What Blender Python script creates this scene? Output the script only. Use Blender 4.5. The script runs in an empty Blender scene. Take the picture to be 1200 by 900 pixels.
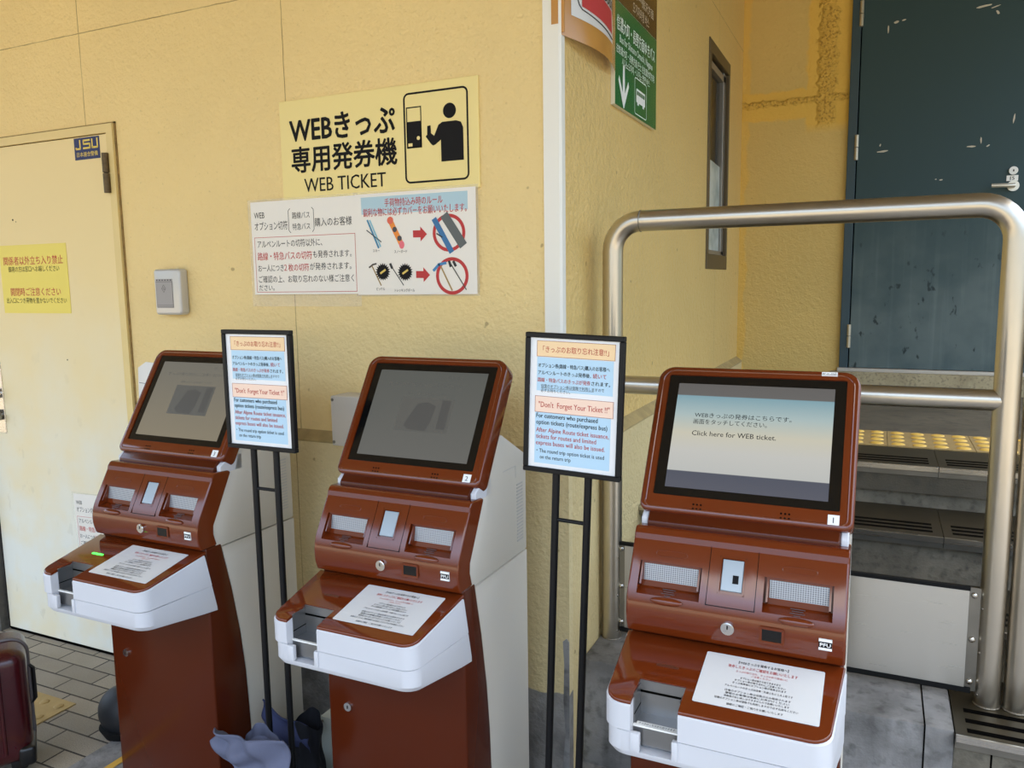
import bpy, bmesh, math, random
from mathutils import Vector, Matrix, Euler

# ------------------------------------------------------------------ camera, sky, sun, exposure
scn = bpy.context.scene
COL = scn.collection
random.seed(7)
cam_d = bpy.data.cameras.new('camera'); cam = bpy.data.objects.new('camera', cam_d); COL.objects.link(cam)
RT = Vector((0.9074369669598366, 0.4199578638500986, -0.013911994292502623))
UP = Vector((-0.04128459935582357, 0.12205794817308689, 0.991663974914792))
FW = Vector((-0.4181551540406523, 0.8992981985294077, -0.1280976864389057))
m = Matrix((RT, UP, -FW)).transposed().to_4x4(); m.translation = Vector((0, -2.04, 1.4538))
cam.matrix_world = m
cam_d.sensor_width = 36; cam_d.lens = 27.7903; cam_d.clip_start = 0.05; cam_d.clip_end = 200
scn.camera = cam
scn.view_settings.view_transform = 'Standard'; scn.view_settings.look = 'None'
scn.view_settings.gamma = 1.0; scn.view_settings.use_curve_mapping = False
scn.view_settings.exposure = 1.38
wd = bpy.data.worlds.new('world'); scn.world = wd; wd.use_nodes = True
wn = wd.node_tree.nodes; wl = wd.node_tree.links
bg = wn['Background']; bg.inputs['Strength'].default_value = 2.0
tc = wn.new('ShaderNodeTexCoord'); sx = wn.new('ShaderNodeSeparateXYZ'); rp = wn.new('ShaderNodeValToRGB')
wl.new(tc.outputs['Generated'], sx.inputs[0]); wl.new(sx.outputs['Z'], rp.inputs[0]); wl.new(rp.outputs[0], bg.inputs['Color'])
# dark horizon band added for contrast and reflections, hazy bright sky above it
for p_, c_ in ((0.0, (0.10, 0.11, 0.09, 1)), (0.11, (0.14, 0.16, 0.14, 1)), (0.14, (1.0, 0.98, 0.95, 1)), (0.6, (0.55, 0.72, 1.0, 1))):
    e_ = rp.color_ramp.elements[0] if p_ == 0 else rp.color_ramp.elements[1] if p_ == 0.6 else rp.color_ramp.elements.new(p_)
    e_.position = p_; e_.color = c_
sun_d = bpy.data.lights.new('sun', 'SUN'); sun = bpy.data.objects.new('sun', sun_d); COL.objects.link(sun)
sun_d.energy = 4.0; sun_d.angle = 0.01; sun_d.color = (1.0, 0.93, 0.8)
sun.rotation_euler = Vector((0.25, -0.75, -1.0)).to_track_quat('-Z', 'Y').to_euler()

# ------------------------------------------------------------------ helpers
def lin(c):
    return tuple(((v/255)/12.92 if v/255 <= 0.04045 else ((v/255+0.055)/1.055)**2.4) for v in c) + (1,)

MATS = {}
def mat(name, rgb, rough=0.5, metal=0.0, coat=0.0, spec=0.5, var=0.0, vscale=6.0, bump=0.0, bscale=200.0, emit=None, estr=0.0, alpha=1.0, aniso=None):
    if name in MATS: return MATS[name]
    M = bpy.data.materials.new(name); M.use_nodes = True; MATS[name] = M
    N = M.node_tree.nodes; L = M.node_tree.links; b = N['Principled BSDF']
    b.inputs['Base Color'].default_value = lin(rgb); b.inputs['Roughness'].default_value = rough
    b.inputs['Metallic'].default_value = metal; b.inputs['Coat Weight'].default_value = coat
    b.inputs['Coat Roughness'].default_value = 0.06
    b.inputs['Specular IOR Level'].default_value = spec
    if alpha < 1: b.inputs['Alpha'].default_value = alpha
    if emit is not None:
        b.inputs['Emission Color'].default_value = lin(emit); b.inputs['Emission Strength'].default_value = estr
    if var or bump or aniso:
        t = N.new('ShaderNodeTexCoord')
    if var:
        n = N.new('ShaderNodeTexNoise'); n.inputs['Scale'].default_value = vscale; n.inputs['Detail'].default_value = 6
        L.new(t.outputs['Object'], n.inputs['Vector'])
        h = N.new('ShaderNodeHueSaturation'); h.inputs['Color'].default_value = lin(rgb)
        mr = N.new('ShaderNodeMapRange'); mr.inputs['To Min'].default_value = 1-var; mr.inputs['To Max'].default_value = 1+var
        mr.inputs['From Min'].default_value = 0.25; mr.inputs['From Max'].default_value = 0.75
        L.new(n.outputs['Fac'], mr.inputs['Value']); L.new(mr.outputs[0], h.inputs['Value']); L.new(h.outputs[0], b.inputs['Base Color'])
    if bump:
        n2 = N.new('ShaderNodeTexNoise'); n2.inputs['Scale'].default_value = bscale; n2.inputs['Detail'].default_value = 3
        L.new(t.outputs['Object'], n2.inputs['Vector'])
        bp = N.new('ShaderNodeBump'); bp.inputs['Strength'].default_value = bump; bp.inputs['Distance'].default_value = 0.004
        L.new(n2.outputs['Fac'], bp.inputs['Height']); L.new(bp.outputs[0], b.inputs['Normal'])
    if aniso:   # brushed lines: noise stretched along one axis
        mp = N.new('ShaderNodeMapping'); mp.inputs['Scale'].default_value = aniso
        L.new(t.outputs['Object'], mp.inputs['Vector'])
        n3 = N.new('ShaderNodeTexNoise'); n3.inputs['Scale'].default_value = 1.0; n3.inputs['Detail'].default_value = 4
        L.new(mp.outputs[0], n3.inputs['Vector'])
        mr3 = N.new('ShaderNodeMapRange'); mr3.inputs['To Min'].default_value = max(0.02, rough-0.025); mr3.inputs['To Max'].default_value = rough+0.035
        L.new(n3.outputs['Fac'], mr3.inputs['Value']); L.new(mr3.outputs[0], b.inputs['Roughness'])
        bp3 = N.new('ShaderNodeBump'); bp3.inputs['Strength'].default_value = 0.012; bp3.inputs['Distance'].default_value = 0.001
        L.new(n3.outputs['Fac'], bp3.inputs['Height']); L.new(bp3.outputs[0], b.inputs['Normal'])
    return M

class NB:
    """small node-graph helper for the larger procedural surfaces"""
    def __init__(s, name, rough=0.8):
        s.M = bpy.data.materials.new(name); s.M.use_nodes = True; MATS[name] = s.M
        s.N = s.M.node_tree.nodes; s.L = s.M.node_tree.links; s.b = s.N['Principled BSDF']
        s.b.inputs['Roughness'].default_value = rough; s.b.inputs['Specular IOR Level'].default_value = 0.3
        s.t = s.N.new('ShaderNodeTexCoord'); s.xyz = s.N.new('ShaderNodeSeparateXYZ'); s.L.new(s.t.outputs['Object'], s.xyz.inputs[0])
    def noise(s, scale, detail=4, vec=None, rough=0.5):
        n = s.N.new('ShaderNodeTexNoise'); n.inputs['Scale'].default_value = scale; n.inputs['Detail'].default_value = detail; n.inputs['Roughness'].default_value = rough
        s.L.new(vec or s.t.outputs['Object'], n.inputs['Vector']); return n.outputs['Fac']
    def m(s, op, a, b=None, c=None, clamp=False):
        n = s.N.new('ShaderNodeMath'); n.operation = op; n.use_clamp = clamp
        for i, v in enumerate((a, b, c)):
            if v is None: continue
            if isinstance(v, (int, float)): n.inputs[i].default_value = v
            else: s.L.new(v, n.inputs[i])
        return n.outputs[0]
    def rng(s, v, a, b, c=0.0, d=1.0):
        n = s.N.new('ShaderNodeMapRange'); n.clamp = True
        for k, x in (('From Min', a), ('From Max', b), ('To Min', c), ('To Max', d)): n.inputs[k].default_value = x
        s.L.new(v, n.inputs['Value']); return n.outputs[0]
    def mix(s, f, a, b):
        n = s.N.new('ShaderNodeMix'); n.data_type = 'RGBA'
        if isinstance(f, (int, float)): n.inputs[0].default_value = f
        else: s.L.new(f, n.inputs[0])
        for i, v in ((6, a), (7, b)):
            if isinstance(v, tuple): n.inputs[i].default_value = lin(v)
            else: s.L.new(v, n.inputs[i])
        return n.outputs[2]
    def bump(s, h, st, dist=0.004):
        n = s.N.new('ShaderNodeBump'); n.inputs['Strength'].default_value = st; n.inputs['Distance'].default_value = dist
        s.L.new(h, n.inputs['Height']); return n.outputs[0]
    def mapping(s, scale=(1,1,1), loc=(0,0,0)):
        n = s.N.new('ShaderNodeMapping'); n.inputs['Scale'].default_value = scale; n.inputs['Location'].default_value = loc
        s.L.new(s.t.outputs['Object'], n.inputs['Vector']); return n.outputs[0]
    def done(s, col, nrm=None, rough=None):
        s.L.new(col, s.b.inputs['Base Color'])
        if nrm is not None: s.L.new(nrm, s.b.inputs['Normal'])
        if rough is not None: s.L.new(rough, s.b.inputs['Roughness'])
        return s.M

_TC = {}
def text_geo(s, bold=0.0):
    k = (s, bold)
    if k not in _TC:
        c = bpy.data.curves.new('t', 'FONT'); c.body = s; c.resolution_u = 2; c.offset = bold
        o = bpy.data.objects.new('t', c); COL.objects.link(o); bpy.context.view_layer.update()
        me = bpy.data.meshes.new_from_object(o.evaluated_get(bpy.context.evaluated_depsgraph_get()))
        V = [(v.co.x, v.co.y) for v in me.vertices]; Fs = [tuple(p.vertices) for p in me.polygons]
        bpy.data.objects.remove(o); bpy.data.curves.remove(c); bpy.data.meshes.remove(me)
        _TC[k] = (V, Fs, min(v[0] for v in V), max(v[0] for v in V))
    return _TC[k]

class B:
    """collects shapes for ONE mesh"""
    def __init__(s, split=False): s.bm = bmesh.new(); s.subs = [] if split else None
    def _new(s, vs, fs):
        V = [s.bm.verts.new(v) for v in vs]
        for f in fs:
            try: s.bm.faces.new([V[i] for i in f])
            except ValueError: pass
        return s
    def box(s, a, b):
        x0, y0, z0 = a; x1, y1, z1 = b
        return s._new([(x0,y0,z0),(x1,y0,z0),(x1,y1,z0),(x0,y1,z0),(x0,y0,z1),(x1,y0,z1),(x1,y1,z1),(x0,y1,z1)],
                      [(0,3,2,1),(4,5,6,7),(0,1,5,4),(1,2,6,5),(2,3,7,6),(3,0,4,7)])
    def prism_x(s, yz, x0, x1):
        n = len(yz); a = sum(yz[i][0]*yz[(i+1)%n][1]-yz[(i+1)%n][0]*yz[i][1] for i in range(n))
        if a < 0: yz = yz[::-1]
        vs = [(x0,y,z) for y,z in yz] + [(x1,y,z) for y,z in yz]
        fs = [tuple(range(n))[::-1], tuple(range(n,2*n))] + [(i,(i+1)%n,(i+1)%n+n,i+n) for i in range(n)]
        return s._new(vs, fs)
    def prism_y(s, xz, y0, y1):          # y0 = front (smaller)
        n = len(xz); a = sum(xz[i][0]*xz[(i+1)%n][1]-xz[(i+1)%n][0]*xz[i][1] for i in range(n))
        if a < 0: xz = xz[::-1]
        vs = [(x,y0,z) for x,z in xz] + [(x,y1,z) for x,z in xz]
        return s._new(vs, [tuple(range(n)), tuple(range(n,2*n))[::-1]] + [(i,i+n,(i+1)%n+n,(i+1)%n) for i in range(n)])
    def poly(s, xz, y=0.0):              # flat printed shape, facing -Y
        n = len(xz); a = sum(xz[i][0]*xz[(i+1)%n][1]-xz[(i+1)%n][0]*xz[i][1] for i in range(n))
        if a < 0: xz = xz[::-1]
        return s._new([(x,y,z) for x,z in xz], [tuple(range(n))])
    def rect(s, x0, z0, x1, z1, y=0.0): return s.poly([(x0,z0),(x1,z0),(x1,z1),(x0,z1)], y)
    def outline(s, pts, w, y=0.0):       # closed printed line
        n = len(pts); cx = sum(p[0] for p in pts)/n; cz = sum(p[1] for p in pts)/n
        inn = []
        for i in range(n):
            p, q, r = Vector(pts[i-1]), Vector(pts[i]), Vector(pts[(i+1)%n])
            d1 = (q-p).normalized(); d2 = (r-q).normalized(); nn = Vector((-(d1+d2).y, (d1+d2).x)).normalized()
            if nn.dot(Vector((cx,cz))-q) < 0: nn = -nn
            inn.append(q+nn*w)
        vs = [(p[0],y,p[1]) for p in pts] + [(p.x,y,p.y) for p in inn]
        return s._new(vs, [(i,(i+1)%n,(i+1)%n+n,i+n) for i in range(n)])
    def line(s, pts, w, y=0.0):
        for a, b in zip(pts[:-1], pts[1:]):
            a = Vector(a); b = Vector(b); d = (b-a).normalized()*w/2; nn = Vector((-d.y, d.x)); a = a-d*.5; b = b+d*.5
            s.poly([a-nn, b-nn, b+nn, a+nn], y)
        return s
    def ring(s, cx, cz, r0, r1, y=0.0, n=40):
        vs = []
        for r in (r0, r1): vs += [(cx+r*math.cos(2*math.pi*i/n), y, cz+r*math.sin(2*math.pi*i/n)) for i in range(n)]
        return s._new(vs, [(i,i+n,(i+1)%n+n,(i+1)%n)[::-1] for i in range(n)])
    def text(s, t, x, z, h, w=None, al='l', bold=0.0, y=0.0):
        V, Fs, a, b = text_geo(t); kx = h if w is None else w/(b-a)
        W = (b-a)*kx; ox = x - a*kx - (0 if al == 'l' else W/2 if al == 'c' else W)
        d = bold*h; sh = [(0, 0)] if not d else [(-d, 0), (d, 0)] if bold < .015 else [(d*math.cos(q*math.pi/4), d*math.sin(q*math.pi/4)) for q in range(8)]
        q = s
        if s.subs is not None: q = B(); s.subs.append(q)
        for i, (dx, dz) in enumerate(sh): q._new([(ox+vx*kx+dx, y-.0001*i, z+vz*h+dz) for vx, vz in V], Fs)
        return s
    def cyl(s, p0, p1, r, r1=None, n=20):
        p0 = Vector(p0); p1 = Vector(p1); q = (p1-p0).to_track_quat('Z','Y'); r1 = r if r1 is None else r1
        vs = []
        for p, rr in ((p0,r),(p1,r1)): vs += [p + q @ Vector((rr*math.cos(2*math.pi*i/n), rr*math.sin(2*math.pi*i/n), 0)) for i in range(n)]
        return s._new(vs, [tuple(range(n))[::-1], tuple(range(n,2*n))] + [(i,(i+1)%n,(i+1)%n+n,i+n) for i in range(n)])
    def tube(s, path, r, n=18, cap=True):
        P = [Vector(p) for p in path]; vs = []; q0 = None; prev = None
        for i, p in enumerate(P):
            d = (P[min(i+1,len(P)-1)]-P[max(i-1,0)]).normalized()
            if prev is None: q = d.to_track_quat('Z','Y')
            else: q = prev.rotation_difference(d) @ q
            prev = d
            vs += [p + q @ Vector((r*math.cos(2*math.pi*k/n), r*math.sin(2*math.pi*k/n), 0)) for k in range(n)]
        fs = []
        for i in range(len(P)-1):
            for k in range(n): fs.append((i*n+k, i*n+(k+1)%n, (i+1)*n+(k+1)%n, (i+1)*n+k))
        if cap: fs += [tuple(range(n))[::-1], tuple(range((len(P)-1)*n, len(P)*n))]
        return s._new(vs, fs)
    def ball(s, c, rad, nu=16, nv=10):
        vs = []; c = Vector(c)
        rx, ry, rz = rad if isinstance(rad, tuple) else (rad,)*3
        vs.append((c.x,c.y,c.z-rz))
        for j in range(1,nv):
            t = math.pi*j/nv-math.pi/2
            for i in range(nu):
                a = 2*math.pi*i/nu; vs.append((c.x+rx*math.cos(t)*math.cos(a), c.y+ry*math.cos(t)*math.sin(a), c.z+rz*math.sin(t)))
        vs.append((c.x,c.y,c.z+rz)); e = len(vs)-1; fs = []
        for i in range(nu): fs.append((0, 1+(i+1)%nu, 1+i)); fs.append((e, e-nu+i, e-nu+(i+1)%nu))
        for j in range(nv-2):
            for i in range(nu): a = 1+j*nu; fs.append((a+i, a+(i+1)%nu, a+nu+(i+1)%nu, a+nu+i))
        return s._new(vs, fs)
    def grid(s, f, nu, nv):
        vs = [f(i/nu, j/nv) for j in range(nv+1) for i in range(nu+1)]
        return s._new(vs, [(j*(nu+1)+i, j*(nu+1)+i+1, (j+1)*(nu+1)+i+1, (j+1)*(nu+1)+i) for j in range(nv) for i in range(nu)])
    def bevel(s, w, seg=3, ang=35):
        s.bm.normal_update()
        es = [e for e in s.bm.edges if len(e.link_faces) == 2 and e.calc_face_angle(0) > math.radians(ang)]
        bmesh.ops.bevel(s.bm, geom=es, offset=w, segments=seg, profile=0.5, affect='EDGES', clamp_overlap=True)
        return s
    def xf(s, M): bmesh.ops.transform(s.bm, matrix=M, verts=s.bm.verts); return s

def rrect(x0, z0, x1, z1, r, n=6):
    rs = r if isinstance(r, tuple) else (r,)*4        # bl, br, tr, tl
    out = []
    for (cx, cz, a, rr) in ((x0+rs[0], z0+rs[0], 180, rs[0]), (x1-rs[1], z0+rs[1], 270, rs[1]), (x1-rs[2], z1-rs[2], 0, rs[2]), (x0+rs[3], z1-rs[3], 90, rs[3])):
        for i in range(n+1):
            t = math.radians(a+90*i/n); out.append((cx+rr*math.cos(t), cz+rr*math.sin(t)))
    return out

def obj(name, b, material, parent=None, smooth=True, ang=32, loc=None, rot=None):
    if b.subs:                            # one object per line of text
        for q in b.subs: o = obj(name, q, material, parent, smooth, ang, loc, rot)
        if not len(b.bm.verts): b.bm.free(); return o
    me = bpy.data.meshes.new(name); b.bm.normal_update(); b.bm.to_mesh(me); b.bm.free()
    if material: me.materials.append(material)
    if smooth:
        for p in me.polygons: p.use_smooth = True
        me.set_sharp_from_angle(angle=math.radians(ang))
    o = bpy.data.objects.new(name, me); COL.objects.link(o)
    if parent: o.parent = parent
    if loc: o.location = loc
    if rot: o.rotation_euler = rot
    return o

def tag(o, label=None, cat=None, group=None, kind=None):
    if label: o['label'] = label
    if cat: o['category'] = cat
    if group: o['group'] = group
    if kind: o['kind'] = kind
    return o
def thing(name, label, cat, loc=(0,0,0), rot=(0,0,0), group=None, kind=None):
    o = bpy.data.objects.new(name, None); COL.objects.link(o); o.empty_display_size = 0.05
    o.location = loc; o.rotation_euler = rot
    return tag(o, label, cat, group, kind)
def kids(o): return [c for c in bpy.data.objects if c.parent == o]
def copy_tree(o, parent=None):
    c = o.copy(); COL.objects.link(c)
    if parent: c.parent = parent
    for k in kids(o): copy_tree(k, c)
    return c
def cut(o, cutter):
    cm = bpy.data.meshes.new('cut'); cutter.bm.normal_update(); bmesh.ops.recalc_face_normals(cutter.bm, faces=cutter.bm.faces); cutter.bm.to_mesh(cm); cutter.bm.free()
    co = bpy.data.objects.new('cut', cm); COL.objects.link(co); co.matrix_world = o.matrix_world
    md = o.modifiers.new('b', 'BOOLEAN'); md.operation = 'DIFFERENCE'; md.solver = 'EXACT'; md.object = co
    bpy.context.view_layer.update()
    me = bpy.data.meshes.new_from_object(o.evaluated_get(bpy.context.evaluated_depsgraph_get()))
    o.modifiers.clear(); old = o.data; o.data = me; me.name = o.name; bpy.data.meshes.remove(old)
    bpy.data.objects.remove(co); bpy.data.meshes.remove(cm)
    for p in me.polygons: p.use_smooth = True
    me.set_sharp_from_angle(angle=math.radians(30))

# ------------------------------------------------------------------ materials
def wall_paint(name, rgb, vjoints=(), hjoints=(), axis='X', zconc=None, patches=False, rough=.7, bst=.95):
    n = NB(name, rough); n.b.inputs['Specular IOR Level'].default_value = 0.4
    big = n.noise(1.3, 3); fine = n.noise(95, 2); mid = n.noise(38, 3)
    col = n.mix(n.rng(big, .3, .7), tuple(int(c*.96) for c in rgb), rgb)
    pits = n.rng(n.noise(75, 2), .66, .74)
    col = n.mix(n.m('MULTIPLY', pits, .28), col, tuple(int(c*.74) for c in rgb))
    # a few dark specks of dirt
    sp = n.rng(n.noise(23, 1), .77, .8); col = n.mix(n.m('MULTIPLY', sp, .5), col, (120, 90, 50))
    h = n.m('ADD', n.m('MULTIPLY', fine, .5), n.m('MULTIPLY', mid, .8))
    a = n.xyz.outputs[axis]; z = n.xyz.outputs['Z']; wob = n.m('MULTIPLY', n.m('SUBTRACT', n.noise(20, 2), .5), .004)
    j = None
    for v in vjoints:
        zz = None
        if isinstance(v, tuple): v, lo, hi = v; zz = n.m('MULTIPLY', n.m('GREATER_THAN', z, lo), n.m('LESS_THAN', z, hi))
        f = n.m('LESS_THAN', n.m('ABSOLUTE', n.m('SUBTRACT', n.m('ADD', a, wob), v)), .0017)
        if zz is not None: f = n.m('MULTIPLY', f, zz)
        j = f if j is None else n.m('MAXIMUM', j, f)
    for v in hjoints:
        f = n.m('LESS_THAN', n.m('ABSOLUTE', n.m('SUBTRACT', n.m('ADD', z, wob), v)), .0017)
        j = f if j is None else n.m('MAXIMUM', j, f)
    if j is not None:
        col = n.mix(n.m('MULTIPLY', j, n.rng(n.noise(9, 2), .3, .6, .3, .75)), col, (125, 95, 45))
    if patches:    # touched-up paint, brighter, over a rough repaired crack
        x = n.xyz.outputs['X']; w2 = n.m('MULTIPLY', n.m('SUBTRACT', n.noise(7, 3), .5), .09)
        vb = n.m('MULTIPLY', n.rng(n.m('ABSOLUTE', n.m('ADD', n.m('SUBTRACT', x, -.315), w2)), .125, .11), n.rng(z, 2.28, 2.34))
        hb = n.m('MULTIPLY', n.rng(n.m('ABSOLUTE', n.m('ADD', n.m('SUBTRACT', z, 2.46), w2)), .085, .07), n.m('LESS_THAN', x, -.19))
        lb = n.m('MULTIPLY', n.rng(n.m('ABSOLUTE', n.m('ADD', n.m('SUBTRACT', x, -.785), w2)), .035, .02), 1.0)
        p = n.m('MAXIMUM', n.m('MAXIMUM', vb, hb), n.m('MULTIPLY', lb, .7))
        col = n.mix(n.m('MULTIPLY', p, .8), col, (242, 196, 84))
        w3 = n.m('MULTIPLY', n.m('SUBTRACT', n.noise(26, 5), .5), .1)
        cr = n.m('MAXIMUM', n.m('MULTIPLY', n.rng(n.m('ABSOLUTE', n.m('ADD', n.m('SUBTRACT', x, -.325), w3)), .055, .03), n.rng(z, 2.3, 2.36)),
                 n.rng(n.m('ABSOLUTE', n.m('ADD', n.m('SUBTRACT', z, 2.475), n.m('MULTIPLY', w3, .5))), .02, .008))
        h = n.m('ADD', h, n.m('MULTIPLY', n.m('MULTIPLY', cr, n.noise(60, 4)), 3.2))
        col = n.mix(n.m('MULTIPLY', cr, n.rng(n.noise(70, 4), .5, .62)), col, (196, 150, 66))
    if zconc is not None:
        f = n.rng(n.m('SUBTRACT', z, n.m('MULTIPLY', n.noise(9, 3), .05)), zconc-.024, zconc-.028)
        cc = n.mix(n.rng(n.noise(14, 6), .35, .65), (112, 108, 104), (150, 146, 140))
        col = n.mix(f, col, cc)
    nr = n.bump(h, bst, .0075)
    return n.done(col, nr)

YEL = (242, 214, 150)
M_wallA = wall_paint('stucco_front', YEL, vjoints=(-1.719, (-2.636, 2.03, 9)), hjoints=(2.354,))
M_wallB = wall_paint('stucco_side', (230, 196, 124), vjoints=(2.236,), hjoints=(2.79,), axis='Y', rough=.42, bst=1.0)
M_wallC = wall_paint('stucco_rear', (228, 196, 120), patches=True)
M_wain = wall_paint('stucco_lower', (226, 206, 156), vjoints=(-1.719,), zconc=.27)
M_wainB = wall_paint('stucco_lower_side', (222, 200, 146))

def concrete(name, c0, c1, stain=(60, 58, 54), sc=5.0, rough=.8):
    n = NB(name, rough)
    a = n.noise(sc, 8, rough=.6); b = n.noise(sc*6, 6); g = n.noise(160, 2)
    col = n.mix(n.rng(a, .36, .64), c0, c1); col = n.mix(n.m('MULTIPLY', n.rng(b, .52, .72), .55), col, stain)
    v = n.mapping((9, 9, .8)); col = n.mix(n.m('MULTIPLY', n.rng(n.noise(1.0, 4, vec=v), .56, .72), .45), col, stain)
    return n.done(col, n.bump(n.m('ADD', g, n.m('MULTIPLY', b, 2)), .4, .003))
M_conc = concrete('weathered_concrete', (112, 110, 108), (152, 150, 148))
M_concdark = concrete('stair_riser_concrete', (98, 92, 80), (138, 130, 114), (52, 48, 42), sc=6)
M_landing = concrete('landing_screed', (84, 79, 68), (98, 92, 80), sc=3)
M_greywall = concrete('dark_grey_stone', (84, 80, 74), (102, 98, 92))

def pavers():
    n = NB('paver_blocks', .85)
    mp = n.mapping((1, 1, 1), (2.99+.1, .04, 0))
    br = n.N.new('ShaderNodeTexBrick'); n.L.new(mp, br.inputs['Vector'])
    br.inputs['Scale'].default_value = 1.0; br.inputs['Brick Width'].default_value = .2; br.inputs['Row Height'].default_value = .08
    br.inputs['Mortar Size'].default_value = .0035; br.inputs['Mortar Smooth'].default_value = .15; br.offset = .5
    br.inputs['Color1'].default_value = lin((160, 149, 131)); br.inputs['Color2'].default_value = lin((144, 135, 120)); br.inputs['Mortar'].default_value = lin((54, 50, 46))
    g = n.noise(230, 3); col = n.mix(n.rng(g, .45, .7, 0, .45), br.outputs['Color'], (116, 106, 92))
    col = n.mix(n.rng(n.noise(4, 5), .5, .75, 0, .4), col, (120, 110, 92))
    h = n.m('ADD', n.m('MULTIPLY', br.outputs['Fac'], -2.0), n.m('MULTIPLY', g, .5))
    return n.done(col, n.bump(h, .5, .004))
M_paver = pavers()

def door_paint(name, c, low, zlo, zhi, marks):
    n = NB(name, .5); z = n.xyz.outputs['Z']
    f = n.m('MULTIPLY', n.rng(n.m('ADD', z, n.m('MULTIPLY', n.m('SUBTRACT', n.noise(3.5, 5), .5), .5)), zhi, zlo), n.rng(n.noise(5, 6), .35, .6, .5, 1))
    col = n.mix(f, c, low)
    v = n.mapping((30, 30, 1.2)); col = n.mix(n.m('MULTIPLY', n.m('MULTIPLY', n.rng(n.noise(1, 4, vec=v), .52, .7), f), .35 if marks > .5 else .04), col, tuple(min(255, x+30) for x in low))
    vm = n.mapping((1, 1, .55)); col = n.mix(n.m('MULTIPLY', n.m('MULTIPLY', n.rng(n.noise(24, 3, vec=vm), .66, .72), n.rng(z, zhi+.1, zlo+.1)), marks), col, tuple(int(x*.62) for x in c))
    return n.done(col, n.bump(n.noise(150, 2), .08, .002))
M_bluedoor = door_paint('blue_door_paint', (53, 75, 79), (96, 110, 110), 1.25, 1.85, .9)
M_yeldoor = door_paint('cream_door_paint', (238, 214, 156), (232, 229, 214), .45, 1.5, .12)  # whiter low down: warm light above, cool light below put into the colour
M_blueframe = mat('blue_frame_paint', (52, 73, 81), .5, var=.08)
M_yelframe = mat('cream_frame_paint', (228, 202, 136), .5, var=.06)

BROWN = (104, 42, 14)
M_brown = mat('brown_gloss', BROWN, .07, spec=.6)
M_browndark = mat('brown_gloss_shaded', (78, 29, 9), .2, spec=.3)  # same brown, darkened: shade on the low base and neck is in the colour
M_white = mat('white_plastic', (206, 206, 210), .35)
M_cab = mat('off_white_cabinet', (208, 201, 188), .42, bump=.04, bscale=700)
M_black = mat('black_plastic', (14, 14, 15), .35)
M_gap = mat('shadow_gap_black', (9, 8, 7), .9, spec=.02)
M_glass = mat('black_glass', (10, 10, 11), .12, spec=.5)
M_steel = mat('stainless_steel', (205, 200, 192), .27, 1.0, aniso=(3, 3, 60))
M_tube = mat('stainless_tube', (200, 192, 178), .3, 1.0, var=.06, vscale=5)
M_sheet = mat('brushed_steel_sheet', (206, 202, 194), .28, 1.0, aniso=(6, 6, 420))
b_ = M_sheet.node_tree.nodes['Principled BSDF']; b_.inputs['Anisotropic'].default_value = .85; b_.inputs['Anisotropic Rotation'].default_value = .25
tg_ = M_sheet.node_tree.nodes.new('ShaderNodeTangent'); tg_.direction_type = 'RADIAL'; tg_.axis = 'Z'; M_sheet.node_tree.links.new(tg_.outputs[0], b_.inputs['Tangent'])
M_steeldk = mat('dull_steel_plate', (140, 136, 128), .42, 1.0, var=.12, vscale=14)
M_tread = mat('bronze_steel_tread', (84, 76, 60), .5, .8, var=.15, vscale=12)
M_chrome = mat('chrome', (225, 224, 222), .12, 1.0)
M_screw = mat('screw_steel', (205, 200, 192), .25, 1.0)
M_ink = mat('black_ink', (16, 14, 14), .6, spec=.2)
M_inkgrey = mat('grey_ink', (70, 70, 72), .6)
M_red = mat('red_ink', (190, 48, 46), .6)
M_dkred = mat('dark_red_ink', (192, 66, 52), .6)
M_inkwhite = mat('white_ink', (240, 240, 236), .5)
M_yelink = mat('yellow_ink', (236, 206, 90), .5)
M_paper = mat('white_paper', (240, 240, 240), .35)
M_paper2 = mat('laminated_white_paper', (222, 221, 218), .25)
M_wallpaper = mat('laminated_wall_paper', (238, 231, 219), .25)
M_film = mat('clear_laminate', (240, 238, 228), .15, alpha=.22)
M_signyel = mat('pale_yellow_sign', (240, 218, 140), .3)
M_warnyel = mat('yellow_sheet', (236, 214, 92), .35)
M_cardgrey = mat('silver_plastic', (196, 193, 188), .3, .3)
M_rubber = mat('black_rubber', (18, 18, 18), .7, spec=.2)
M_bluep = mat('printed_pale_blue', (186, 218, 238), .35)
M_orangep = mat('printed_peach', (248, 214, 166), .35)
M_pinkp = mat('printed_pink', (250, 218, 196), .35)
M_navy = mat('navy_sticker', (14, 30, 88), .5)
M_framebl = mat('black_frame_paint', (14, 14, 16), .45, spec=.3)
M_alu = mat('aluminium_sash', (150, 146, 138), .4, .6)
M_bronze = mat('bronze_window_frame', (96, 82, 58), .45, .3)
M_dark = mat('dark_room', (22, 18, 14), .8)
M_pane = mat('window_glass', (60, 60, 58), .04, spec=.5, alpha=.25)

def mesh_window(name, c0, c1):
    n = NB(name, .35); n.b.inputs['Metallic'].default_value = .6
    vo = n.N.new('ShaderNodeTexVoronoi'); vo.inputs['Scale'].default_value = 230; vo.inputs['Randomness'].default_value = 0.0
    n.L.new(n.mapping((1, .01, 1.15)), vo.inputs['Vector'])
    f = n.rng(vo.outputs['Distance'], .28, .42)
    return n.done(n.mix(f, c0, c1), n.bump(f, .3, .002))
M_perf = mesh_window('perforated_silver', (104, 106, 110), (176, 178, 182))
M_lens = mat('pale_reader_window', (160, 170, 176), .18, .1)

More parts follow.
